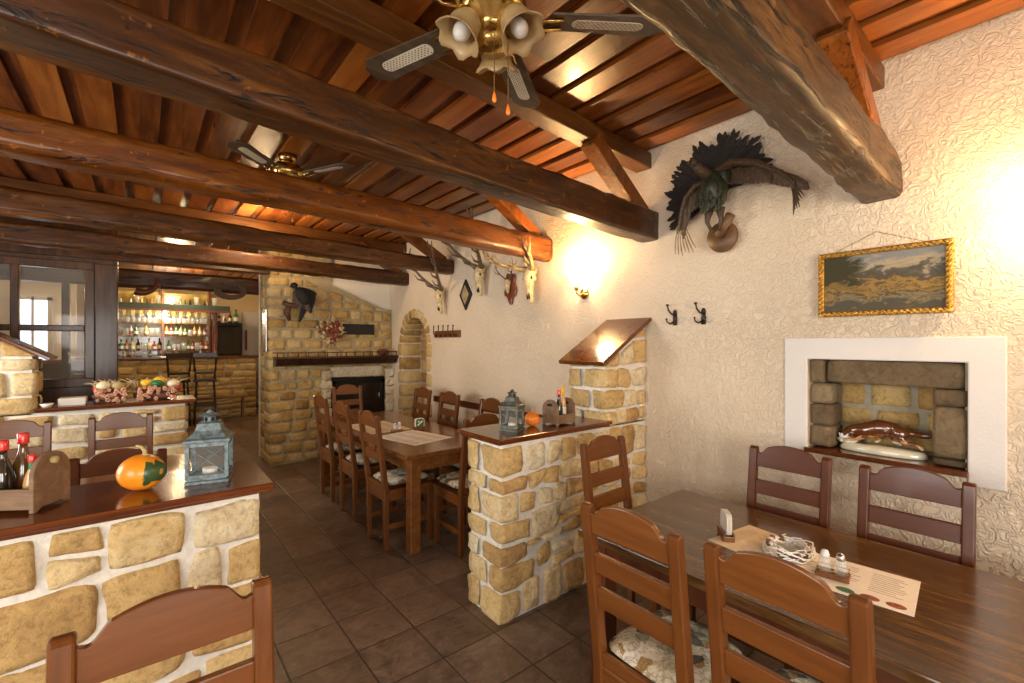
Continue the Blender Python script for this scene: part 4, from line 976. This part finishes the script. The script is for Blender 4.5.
# ------------------------------------------------------------------ things on ledges
def lantern(loc, rz, w, h, label, met='zinc'):
    T = thing('lantern', label, 'lantern', loc, rz); b_ = w/2
    g = G(); g.bb(-b_-.008,b_+.008,-b_-.008,b_+.008,0,.012); g.bb(-b_,b_,-b_,b_,.012,.022); g.build('base', met, T, bevel=.002)
    hb = h*.56
    for sx in (-1,1):
        for sy in (-1,1):
            g = G(); g.bb(sx*b_-.007,sx*b_+.007,sy*b_-.007,sy*b_+.007,.02,hb); g.build('post', met, T, bevel=.002)
    g = G()
    for s in (-1,1):
        g.bb(-b_,b_,s*b_-.005,s*b_+.005,.022,.034); g.bb(-b_,b_,s*b_-.005,s*b_+.005,hb-.014,hb); g.bb(s*b_-.005,s*b_+.005,-b_,b_,.022,.034); g.bb(s*b_-.005,s*b_+.005,-b_,b_,hb-.014,hb)
        g.tube([(-b_,s*b_,.034),(b_,s*b_,hb-.014)], .0018, 5); g.tube([(b_,s*b_,.034),(-b_,s*b_,hb-.014)], .0018, 5)
    g.build('frame', met, T)
    for k in range(4):
        g = G(); g.T = Matrix.Rotation(k*PI/2, 4, 'Z'); g.bb(-b_+.006,b_-.006,b_-.0015,b_+.0015,.034,hb-.014); g.build('glass_pane', 'lantern_glass', T)
    g = G()
    def ring(z, r): return [(sx*r, sy*r, z) for sx, sy in ((-1,-1),(1,-1),(1,1),(-1,1))]
    lv = [(hb,b_+.012),(hb+.012,b_+.012),(hb+h*.06,b_*.98),(hb+h*.15,b_*.70),(hb+h*.22,b_*.60),(hb+h*.24,b_*.62),(hb+h*.26,b_*.5)]
    vs = sum([ring(z, r) for z, r in lv], []); fs = [(i*4+k, i*4+(k+1)%4, (i+1)*4+(k+1)%4, (i+1)*4+k) for i in range(len(lv)-1) for k in range(4)]+[(3,2,1,0), tuple(range(len(vs)-4, len(vs)))]
    g.add(vs, fs); g.build('roof', met, T, bevel=.003)
    g = G(); z0 = hb+h*.26; g.lathe([(b_*.34,z0),(b_*.34,z0+h*.07),(b_*.62,z0+h*.075),(b_*.5,z0+h*.095),(b_*.2,z0+h*.12),(b_*.12,z0+h*.15),(.002,z0+h*.17)], 12); g.build('chimney', met, T)
    g = G(); 
    for k in range(6):
        a = k*PI/3; g.ell((b_*.34*math.cos(a), b_*.34*math.sin(a), z0+h*.035), (.006,.006,.009), 8, 6)
    g.build('vent_holes', 'charcoal_hole', T)
    g = G(); n = 12; g.tube([((b_*.5)*math.cos(PI*i/n), 0, z0+h*.10+b_*.30*math.sin(PI*i/n)) for i in range(n+1)], .002, 6); g.build('carry_ring', 'iron', T)
    g = G(); g.lathe([(.0,.022),(.024,.022),(.026,.045),(.022,.046),(0,.044)], 18); g.build('candle', 'white_wax', T, True)
    return T
lantern((.205,2.11,ZL), R(-14), .125, .275, 'blue-grey zinc lantern beside the gourd on the foreground ledge')
lantern((1.74,2.14,ZL), R(28), .105, .250, 'zinc lantern on the middle stone wall beside the small pumpkin', 'pewter')
T = thing('gourd', 'round orange gourd with a green patch on the foreground ledge', 'gourd', (.0,2.115,ZL), R(-39))
g = G(); g.ell((0,0,.063), (.074,.070,.063), 32, 20, ribs=10, rib=.012); g.build('fruit', 'gourd', T, True)
g = G(); g.tube([(.012,0,.118),(.010,0,.14),(.0,-.004,.155),(-.018,-.004,.158)], [.010,.007,.006,.004], 8); g.build('stem', 'stem_tan', T, True)
T = thing('pumpkin', 'tiny ribbed orange pumpkin between lantern and condiment box', 'pumpkin', (1.925,2.165,ZL))
g = G(); g.ell((0,0,.045), (.050,.050,.045), 36, 14, ribs=9, rib=.13); g.build('fruit', 'pumpkin_orange', T, True)
g = G(); g.tube([(0,0,.08),(.004,0,.10),(.012,0,.115)], [.008,.005,.004], 7); g.build('stem', 'stem_tan', T, True)
def caddy(loc, rz, L, W, H, label, dowel=False):
    T = thing('condiment_box', label, 'box', loc, rz)
    n = 14; R_ = W/2
    prof = [(-W/2,.0),(-W/2+.012,.0),(-W/2+.03,.012),(W/2-.03,.012),(W/2-.012,.0),(W/2,.0),(W/2,H-R_)]+[(R_*math.cos(PI*i/n), H-R_+R_*math.sin(PI*i/n)) for i in range(1,n)]+[(-W/2,H-R_)]
    for s in (-1,1):
        g = G(); g.prism(prof, s*L/2-.007, s*L/2+.007, 'x'); e_ = g.build('end_panel', 'caddy_wood', T, bevel=.003)
        g = G(); M = Matrix.Rotation(R(90), 3, 'Y')
        if dowel: g.lathe([(.012,-.009),(.012,.018),(.006,.022)], 14, (s*L/2,0,H-.028), M); g.build('knob', 'stem_tan', e_, True)
        else: g.tube([(s*L/2-.0085,-.016,H-.035),(s*L/2-.0085,.016,H-.035)], .008, 10); g.build('hand_hole', 'charcoal_hole', e_, True)
    for s in (-1,1):
        g = G(); g.bb(-L/2,L/2,s*(W/2-.008)-.005,s*(W/2-.008)+.005,.012,H*.42); g.build('side_panel', 'caddy_wood', T, bevel=.002)
    g = G(); g.bb(-L/2,L/2,-W/2+.01,W/2-.01,.012,.020); g.build('bottom', 'caddy_wood', T)
    return T
def bottle(loc, h, r, glassm, capm, label, labelm=None, capshape='flat', neckband=None):
    T = thing('sauce_bottle', label, 'bottle', loc)
    g = G(); g.lathe([(0,0),(r*.95,0),(r,.006),(r,h*.40),(r*.86,h*.52),(r*.50,h*.68),(r*.38,h*.76),(r*.36,h*.86),(0,h*.86)], 20); b_ = g.build('body', glassm, T, True)
    g = G()
    if capshape == 'flat': g.lathe([(r*.5,h*.84),(r*.52,h*.86),(r*.52,h*.985),(r*.45,h),(0,h)], 18)
    else: g.lathe([(r*.62,h*.72),(r*.62,h*.82),(r*.3,h*.86),(r*.16,h),(0,h)], 18)
    g.build('cap', capm, T, True)
    if labelm: g = G(); g.lathe([(r*1.012,h*.10),(r*1.012,h*.36)], 20); g.f = g.f[:-2]; g.t = g.t[:-2]; g.build('paper_label', labelm, T, True)
    if neckband: g = G(); g.lathe([(r*.48,h*.68),(r*.46,h*.84)], 18); g.f = g.f[:-2]; g.t = g.t[:-2]; g.build('neck_band', neckband, T, True)
    return T
# box near the left edge, holding three bottles
caddy((-.322,2.14,ZL), R(-33), .22, .135, .18, 'pale wooden condiment box at the left edge of the foreground ledge', True)
bottle((-.342,2.125,ZL+.022), .200, .030, 'dark_bottle', 'red', 'tall black sauce bottle with red cap in the left condiment box')
bottle((-.302,2.165,ZL+.022), .212, .028, 'bottle_brown', 'red', 'tallest brown sauce bottle with red cap in the left condiment box')
bottle((-.272,2.095,ZL+.022), .150, .022, 'sauce', 'red', 'small sauce bottle with green neck band in the left condiment box', None, 'flat', 'green')
caddy((2.12,2.12,ZL), R(6), .17, .13, .165, 'grey-brown wooden condiment box on the middle stone wall')
bottle((2.10,2.10,ZL+.022), .20, .024, 'dark_bottle', 'red', 'dark sauce bottle with red cap on the middle stone wall')
bottle((2.165,2.13,ZL+.022), .235, .023, 'sauce', 'yellow', 'clear sauce bottle with yellow cap and red tip beside the pillar', 'label_white', 'tip')
# left far ledge
T = thing('napkin_stack', 'flat pile of pale napkins on the far left ledge', 'napkins', (-.46,5.42,ZL))
g = G()
for k in range(8): g.box((random.uniform(-.003,.003),random.uniform(-.003,.003),.005+k*.0075), (.17,.17,.006))
g.build('napkins', 'paper', T, bevel=.002)
T = thing('small_bowl', 'little white bowl at the left end of the far ledge', 'bowl', (-.61,5.32,ZL))
g = G(); g.lathe([(0,0),(.025,0),(.045,.03),(.042,.03),(.02,.006),(0,.006)], 20); g.build('bowl', 'white', T, True)
def arrangement(loc, L, label, seed, gourds):
    T = thing('dried_arrangement', label, 'decoration', loc); rnd = random.Random(seed)
    for k in range(int(L*170)):
        g = G(); x_ = rnd.uniform(-L/2+.02, L/2-.02); z = rnd.uniform(.02,.12); y_ = -.04-rnd.uniform(0,.03)+abs(z-.05)*.3
        M = Matrix.Rotation(R(90)+rnd.uniform(-.4,.4), 3, 'X'); r = rnd.uniform(.010,.018)
        g.lathe([(r*.9,.0),(r,.01),(r,.05),(r*.55,.052),(r*.5,.03),(0,.03)], 9, (x_,y_,z), M); g.build('bark_roll', 'log_end', T, True)
    g = G(); g.ell((0,0,.05), (L/2,.09,.055), 24, 10, amp=.3); g.build('moss_base', 'cork_dark', T, True)
    for (x_, z, r, mt) in gourds:
        g = G(); g.ell((x_, -.02+rnd.uniform(-.03,.03), z), (r*1.25,r,r*.85), 16, 9, ribs=8, rib=.06); q = g.build('gourd', mt, T, True)
        g = G(); g.tube([(x_,-.02,z+r*.7),(x_+.01,-.02,z+r*1.2)], [.008,.004], 6); g.build('stem', 'stem_tan', q, True)
    g = G()
    for k in range(26): a = rnd.uniform(-1,1); x_ = rnd.uniform(-L/2,L/2); g.tube([(x_,-.0,.10),(x_+a*.05,-.03,.17),(x_+a*.12,-.02,.17+rnd.uniform(0,.04))], [.004,.004,.002], 5)
    g.build('dry_stems', 'beige_dry', T, True)
arrangement((-.215,5.44,ZL), .24, 'left dried arrangement with red leaves and twigs on the far ledge', 3, [(-.05,.15,.045,'gourd_white'),(.05,.145,.04,'stem_tan'),(-.09,.12,.03,'red')])
arrangement((.11,5.44,ZL), .32, 'right dried arrangement topped with yellow gourds on the far ledge', 4, [(-.08,.16,.04,'gourd_yellow'),(0,.15,.04,'green'),(.02,.175,.045,'gourd_yellow'),(.12,.14,.045,'gourd_white'),(.15,.10,.03,'red')])
# ------------------------------------------------------------------ things on the tables
ZT = .75
def menu(loc, rz, label, pics=True, w=.30, h=.42, tan=False):
    T = thing('place_mat', label, 'paper', loc, rz)
    g = G(); g.bb(-w/2,w/2,-h/2,h/2,0,.0012); g.build('sheet', 'paper_tan' if tan else 'paper', T)
    g = G(); rnd = random.Random(int(loc[1]*100))
    for col in range(3):
        for k in range(int((h-.11)/.0165) if pics else int((h-.07)/.0165)):
            L = rnd.uniform(.05,.075)*w/.30; x0 = -w/2+.02+col*w*.32
            g.bb(x0, x0+L, h/2-.045-k*.0165, h/2-.0415-k*.0165, .0012, .0016)
    g.build('printed_text', 'ink', T)
    if pics:
        for i, mt in enumerate(('photo_red', 'photo_red', 'card_green')):
            g = G(); g.lathe([(0,.0012),(.026,.0012),(.026,.0017),(0,.0017)], 18, (w/2-.045-i*.066,-h/2+.035,0), sy=.7); g.build('printed_picture', mt, T)
    return T
menu((1.935,.515,ZT), R(-84), 'printed menu sheet lying nearest the viewer on the right-hand table', True, .40, .285)
menu((1.98,.815,ZT), R(82), 'tan paper place mat under the coaster holder on the right-hand table', False, .27, .30, True)
def coaster_holder(loc, rz, label):
    T = thing('coaster_holder', label, 'coasters', loc, rz)
    g = G(); g.bb(-.05,.05,-.022,.022,0,.022); g.bb(-.05,.05,-.022,-.014,.022,.035); g.bb(-.05,.05,.014,.022,.022,.035); g.build('wooden_stand', 'table_orange', T, bevel=.002)
    for k in range(4):
        g = G(); n = 24; pr = []
        for i in range(n): 
            a = 2*PI*i/n; e = 5; r = .046/((abs(math.cos(a))**e+abs(math.sin(a))**e)**(1/e)); pr.append((r*math.cos(a), .068+r*math.sin(a)))
        g.prism(pr, -.011+k*.0055, -.0075+k*.0055, 'y'); c_ = g.build('coaster', 'paper', T)
        if k == 0:
            g = G(); g.prism([(p*.86, .068+(q-.068)*.86) for p, q in pr], -.0118, -.011, 'y'); d_ = g.build('printed_field', 'card_green', c_)
            g = G(); g.prism([(-.03,.048),(-.015,.045),(.03,.082),(.022,.092)], -.0124, -.0118, 'y'); g.prism([(-.022,.085),(-.005,.09),(-.002,.08),(-.018,.075)], -.0124, -.0118, 'y'); g.build('printed_mark', 'label_white', c_)
    return T
coaster_holder((1.93,.93,ZT+.0012), R(42), 'wooden holder with upright beer coasters at the far end of the menus')
def shaker_set(loc, rz, label):
    T = thing('shaker_set', label, 'shakers', loc, rz)
    g = G(); g.bb(-.05,.05,-.03,.03,0,.018); g.build('tray', 'table_orange', T, bevel=.003)
    g = G(); n = 16; g.tube([(-.046,-.026,.03),(.046,-.026,.03),(.046,.026,.03),(-.046,.026,.03),(-.046,-.026,.03)], .0018, 5); g.build('wire_rail', 'brass', T)
    for s, cm in ((-1,'steel'),(1,'white')):
        g = G(); g.lathe([(0,.018),(.019,.018),(.021,.03),(.017,.06),(.012,.068),(0,.068)], 14, (s*.023,0,0)); q = g.build('shaker', 'tumbler', T, True)
        g = G(); g.lathe([(.013,.066),(.0145,.075),(.010,.088),(0,.091)], 14, (s*.023,0,0)); g.build('shaker_cap', cm, q, True)
    return T
shaker_set((1.90,.535,ZT+.0012), R(100), 'glass salt and pepper set standing on the menu sheet')
T = thing('wire_wreath', 'silver twisted ring ornament with dark berries between shakers and coasters', 'ornament', (1.97,.70,ZT+.0015))
rnd = random.Random(6); g = G()
for k in range(16):
    a0 = rnd.uniform(0,6.28); n = 14; r = rnd.uniform(.055,.085); tl = rnd.uniform(-.012,.012)
    g.tube([((r+.008*math.sin(i*1.7+k))*math.cos(a0+i*.36)*1.1, (r+.008*math.cos(i*1.3+k))*math.sin(a0+i*.36), .022+tl+.014*math.sin(i*.9+k)) for i in range(n)], .0028, 5)
g.build('wire_ring', 'white', T, True)
g = G()
for k in range(10): a = rnd.uniform(0,6.28); g.ell((.07*math.cos(a),.07*math.sin(a),.03+rnd.uniform(-.01,.01)), (.012,)*3, 8, 6)
g.build('berries', 'cork_dark', T, True)
g = G(); g.lathe([(0,0),(.035,0),(.04,.02),(.032,.028),(0,.026)], 18); g.build('glass_dish', 'tumbler', T, True)
# back table
menu((1.86,3.66,ZT), R(12), 'white place mat at the near end of the back table', False, .42, .55)
menu((1.80,4.32,ZT), R(2), 'pale place mat farther along the back table', False, .42, .60, True)
coaster_holder((2.05,3.92,ZT+.0014), R(-8), 'orange coaster holder with a green card on the back table')
shaker_set((1.85,3.98,ZT+.0014), R(0), 'glass and silver shakers on the back table')
# ------------------------------------------------------------------ bar
T = thing('bar_counter', 'long stone-fronted bar counter with dark top in the far room', 'counter', (.5,11.6,0))
core(T, [(-1.6,1.96,11.42,11.9,0,1.265)], 'mortar_tan')
stonewall(T, -1.6, 1.96, 11.42, 11.9, 0, 1.26, 9, (.2,.42), 77, 'ashlar', left=False, right=True, back=False, gap=.02, jit=.5, prot=.012, N=4)
g = G(); g.bb(-1.6,2.02,11.34,11.95,1.268,1.305); g.build('counter_top', 'counter_wood', T, bevel=.006, world=True)
T = thing('back_bar_shelves', 'lit shelving full of bottles and glasses behind the bar', 'shelves', (.35,12.8,0))
SX0, SX1, SY = -.50, 1.20, 12.62
shz = (1.42,1.74,2.02,2.30)
for z in shz: g = G(); g.bb(SX0,SX1,SY-.14,SY+.14,z-.02,z); g.build('shelf', 'table_orange', T, bevel=.003, world=True)
for x_ in (SX0, .35, SX1): g = G(); g.bb(x_-.02,x_+.02,SY-.14,SY+.16,0,2.75); g.build('upright', 'table_orange', T, bevel=.003, world=True)
g = G(); g.bb(SX0,SX1,SY+.15,SY+.17,1.0,2.7); g.build('mirror_back', 'b_gold', T, world=True)
g = G(); g.bb(SX0,SX1,SY-.14,SY+.14,0,1.3); g.build('base_cabinet', 'dark_wood', T, bevel=.004, world=True)
def small_bottle(h, r, mt, lm=None):
    T = thing('liquor_bottle', 'x', 'bottle')
    g = G(); g.lathe([(0,0),(r,0),(r,h*.58),(r*.4,h*.72),(r*.34,h*.94),(r*.4,h*.95),(r*.4,h),(0,h)], 12); g.build('body', mt, T, True)
    if lm: g = G(); g.lathe([(r*1.03,h*.15),(r*1.03,h*.42)], 12); g.f = g.f[:-2]; g.t = g.t[:-2]; g.build('paper_label', lm, T, True)
    return T
def small_glass(h, r):
    T = thing('drinking_glass', 'x', 'glass'); g = G(); g.lathe([(0,0),(r*.8,0),(r,h),(r*.92,h),(r*.7,.008),(0,.008)], 12); g.build('bowl', 'tumbler', T, True); return T
rnd = random.Random(11)
protos = [small_bottle(.26,.036,'b_amber','label_white'), small_bottle(.24,.038,'b_green','label_white'), small_bottle(.25,.035,'b_clear','b_gold'), small_bottle(.22,.04,'b_red','label_white'), small_bottle(.25,.034,'b_dark','b_gold'), small_bottle(.23,.037,'b_gold','label_white'), small_bottle(.24,.036,'b_clear','b_red')]
pg = small_glass(.12,.038)
gi = 0; used = set()
def put(p, loc, lab, grp, sc=1.0):
    if id(p) not in used:
        used.add(id(p)); p.location = loc; p['label'] = lab; p['group'] = grp; p.scale = (sc,)*3; return p
    return dup(p, loc, None, lab, grp, sc)
names = ['lowest back-bar shelf', 'second back-bar shelf from below', 'third back-bar shelf from below', 'top back-bar shelf']
for si, z in enumerate(shz):
    x_ = SX0+.07
    while x_ < SX1-.05:
        if abs(x_-.35) < .05: x_ += .07
        useg = si in (2,) or rnd.random() < .25
        if useg: put(pg, (x_, SY-.05+rnd.uniform(-.03,.03), z), 'clear drinking glass on the '+names[si], 'glasses on the '+names[si], 1.0+rnd.uniform(0,.5))
        else: put(rnd.choice(protos), (x_, SY-.04+rnd.uniform(-.03,.03), z), 'liquor bottle on the '+names[si], 'bottles on the '+names[si], rnd.uniform(.9,1.08))
        x_ += rnd.uniform(.078,.098)
for k in range(11): put(protos[rnd.choice((1,2,5,6))] if k % 3 else pg, (-.45+k*.15, 12.35, 1.31) if 0 else (-.42+k*.14+rnd.uniform(-.02,.02), 11.78, 1.306), ('small bottle' if k % 3 else 'small glass')+' standing on the bar top in front of the lit shelves', ('bottles' if k % 3 else 'glasses')+' along the bar top', .6)
# canopy over the bar
T = thing('bar_canopy', 'dark green canopy shelf hanging over the bar with glasses on top', 'canopy', (.3,11.3,2.3))
g = G(); g.prism([(11.05,2.24),(11.05,2.34),(11.75,2.36),(11.75,2.30)], -.6, 1.42, 'x'); g.build('canopy_board', 'canopy_green', T, bevel=.005, world=True)
g = G(); g.bb(-.6,1.42,11.03,11.06,2.20,2.24); g.build('trim_board', 'plaque_wood', T, world=True)
g = G(); g.lathe([(.06,1.31),(.06,1.38),(.035,1.42),(.05,1.6),(.055,1.8),(.035,2.0),(.05,2.1),(.06,2.22)], 14, (1.20,11.5,0)); g.build('turned_post', 'plaque_wood', T, True, world=True)
for k in range(6):
    put(pg, (-.38+k*.31, 11.25, 2.352), 'large glass standing on the canopy above the bar', 'glasses on the bar canopy', 1.35)
for k in range(14):
    q = put(pg, (-.45+k*.125, 11.35+.1*(k % 2), 2.22), 'wine glass hanging upside down under the bar canopy', 'hanging glasses under the bar canopy', 1.2); q.rotation_euler = (PI,0,0)
# fridge
T = thing('drinks_fridge', 'black glass-door drinks fridge right of the back-bar shelves', 'fridge', (1.58,12.6,0))
g = G(); g.bb(1.32,1.84,12.72,12.98,0,2.05); g.bb(1.32,1.37,12.4,12.72,0,2.05); g.bb(1.79,1.84,12.4,12.72,0,2.05); g.bb(1.37,1.79,12.4,12.72,1.98,2.05); g.build('cabinet', 'black_matte', T, bevel=.006, world=True)
for z in (1.45,1.7): g = G(); g.bb(1.37,1.79,12.43,12.72,z,z+.012); g.build('shelf', 'steel', T, world=True)
g = G(); g.bb(1.37,1.79,12.39,12.40,.2,1.96); g.build('glass_door', 'dark_glass', T, world=True)
for o_ in [o for o in T.children if o.name.startswith('glass_door')]: pass
for k, (xx, h) in enumerate(((1.40,.9),(1.50,1.0),(1.62,1.0),(1.74,1.25))):
    put(protos[(4,6,4,1)[k]], (xx,12.6,2.052), ('leftmost bottle on top of the drinks fridge','second bottle from the left on top of the drinks fridge','third bottle from the left on top of the drinks fridge','tallest dark bottle at the right on top of the fridge')[k], 'bottles on the fridge', h*1.1)
g = G(); g.bb(1.92,2.34,12.93,12.995,0,2.35); d1 = struct(g.build('door_1', 'plaster_white', bevel=.01))
g = G(); g.bb(1.98,2.02,12.90,12.93,1.4,1.9); g.build('door_notice', 'dry_red', d1)
# stools
def stool(loc, rz, label):
    T = thing('bar_stool', label, 'stool', loc, rz)
    def turned(p, q, n=14, r=.019):
        g = G(); p, q = V(*p), V(*q); g.tube([p+(q-p)*(i/n) for i in range(n+1)], [r*(.7+.45*abs(math.sin(i*1.15))) for i in range(n+1)], 8); return g
    for sx in (-1,1):
        for sy in (-1,1): turned((sx*.18,sy*.18,0),(sx*.14,sy*.14,.84)).build('leg', 'dark_wood', T, True)
        turned((sx*.15,-.17,.84),(sx*.19,-.22,1.40), 10).build('back_post', 'dark_wood', T, True)
    g = G(); g.bb(-.19,.19,-.19,.19,.83,.88); g.build('seat', 'dark_wood', T, bevel=.012)
    g = G(); g.bb(-.17,.17,-.20,-.18,.98,1.03); g.bb(-.20,.20,-.235,-.205,1.30,1.39); g.build('back_rail', 'dark_wood', T, bevel=.006)
    g = G()
    for s in (-1,1): g.bar((s*.17,-.17,.3),(s*.17,.17,.3),.02,.03); g.bar((-.17,s*.17,.38),(.17,s*.17,.38),.02,.03)
    g.build('foot_rail', 'dark_wood', T)
    return T
stool((.51,10.75,0), R(8), 'left dark bar stool with turned legs at the bar')
stool((.97,10.80,0), R(-6), 'right dark bar stool with turned legs at the bar')
T = thing('low_bench', 'narrow low bench in front of the stone bar', 'bench', (1.1,11.12,0))
g = G(); g.bb(.3,1.75,11.02,11.26,.43,.46); g.build('seat', 'caddy_wood', T, bevel=.005, world=True)
for x_ in (.4,1.64): g = G(); g.bb(x_,x_+.04,11.06,11.22,0,.43); g.build('leg', 'caddy_wood', T, bevel=.004, world=True)
# horns on the passage beam
def horn(loc, label, s=1.0):
    T = thing('coiled_horn', label, 'horn', loc)
    for k in range(3):
        g = G(); n = 22; r = (.20-.03*k)*s; g.tube([(r*math.cos(PI*.95+i*PI*1.5/n), -.03*k-.02*i/n, r*.6*math.sin(PI*.95+i*PI*1.5/n)) for i in range(n+1)], [.022*(1-.6*i/n) for i in range(n+1)], 8); g.build('horn', 'antler', T, True)
    return T
horn((1.02,7.92,2.36), 'tangle of coiled horns hanging on the reddish passage beam')
T = thing('powder_horn', 'curved pale horn hanging on the passage beam by the window post', 'horn', (.02,7.88,2.36))
g = G(); n = 16; g.tube([(.16*math.cos(PI*.1-i*PI*.75/n)-.02, 0, .16*math.sin(PI*.1-i*PI*.75/n)+.06) for i in range(n+1)], [.012+.045*i/n for i in range(n+1)], 10); g.build('horn', 'plaque_wood', T, True)
g = G(); g.tube([(.13,0,.10),(.17,0,.0),(.16,0,-.12)], .006, 6); g.build('cord', 'string', T)
# ------------------------------------------------------------------ camera, light
cam = bpy.data.objects.new('camera', bpy.data.cameras.new('camera')); C.objects.link(cam)
cam.data.lens = 16.0; cam.data.sensor_width = 36; cam.data.sensor_fit = 'HORIZONTAL'; cam.data.shift_y = 1.5/1024; cam.data.clip_start = .05
cam.location = (0,0,1.58); cam.rotation_euler = (R(90), 0, R(-39.1))
bpy.context.scene.camera = cam
def area(name, loc, rot, sx, sy, power, col):
    l = bpy.data.lights.new(name, 'AREA'); l.shape = 'RECTANGLE'; l.size = sx; l.size_y = sy; l.energy = power; l.color = col
    o = bpy.data.objects.new(name, l); C.objects.link(o); o.location = loc; o.rotation_euler = rot; return o
def point(name, loc, power, col, r=.05):
    l = bpy.data.lights.new(name, 'POINT'); l.energy = power; l.color = col; l.shadow_soft_size = r
    o = bpy.data.objects.new(name, l); C.objects.link(o); o.location = loc; return o
DAY = (1,.95,.86); WARM = (1,.64,.28)
area('daylight_front_a', (-1.05,-1.98,1.58), (R(90),0,0), 1.0, 1.3, 33, DAY)
area('daylight_front_b', (.35,-1.98,1.58), (R(90),0,0), 1.0, 1.3, 33, DAY)
area('daylight_left_a', (-2.38,.4,1.58), (R(90),0,R(-90)), 1.9, 1.3, 42, DAY)
area('daylight_left_b', (-2.38,4.0,1.58), (R(90),0,R(-90)), 1.5, 1.3, 52, DAY)
point('sconce_light', (2.80,2.62,2.16), 26, WARM, .05)
point('sconce_light', (2.80,.03,2.10), 20, WARM, .05)
point('sconce_light', (2.80,-1.5,2.1), 20, WARM, .05)  # warm point light out of view; no sconce object stands here
point('bar_light', (.6,10.6,2.7), 30, (1,.74,.42), .1); point('bar_light', (.4,12.2,2.2), 30, (1,.85,.62), .1)
point('passage_light', (.4,8.8,2.7), 22, (1,.70,.38), .1); point('rear_room_light', (-2.2,8.6,2.4), 30, (1,.75,.45), .1)
point('fireplace_fill', (1.0,5.4,2.75), 26, (1,.68,.36), .08)  # added point light to brighten the fireplace; no fixture there
w = bpy.data.worlds.new('World'); bpy.context.scene.world = w; w.use_nodes = True
w.node_tree.nodes['Background'].inputs[0].default_value = (.75,.85,1,1); w.node_tree.nodes['Background'].inputs[1].default_value = 1.0
vs = bpy.context.scene.view_settings; vs.view_transform = 'Standard'; vs.look = 'None'; vs.gamma = 1; vs.use_curve_mapping = False; vs.exposure = .8
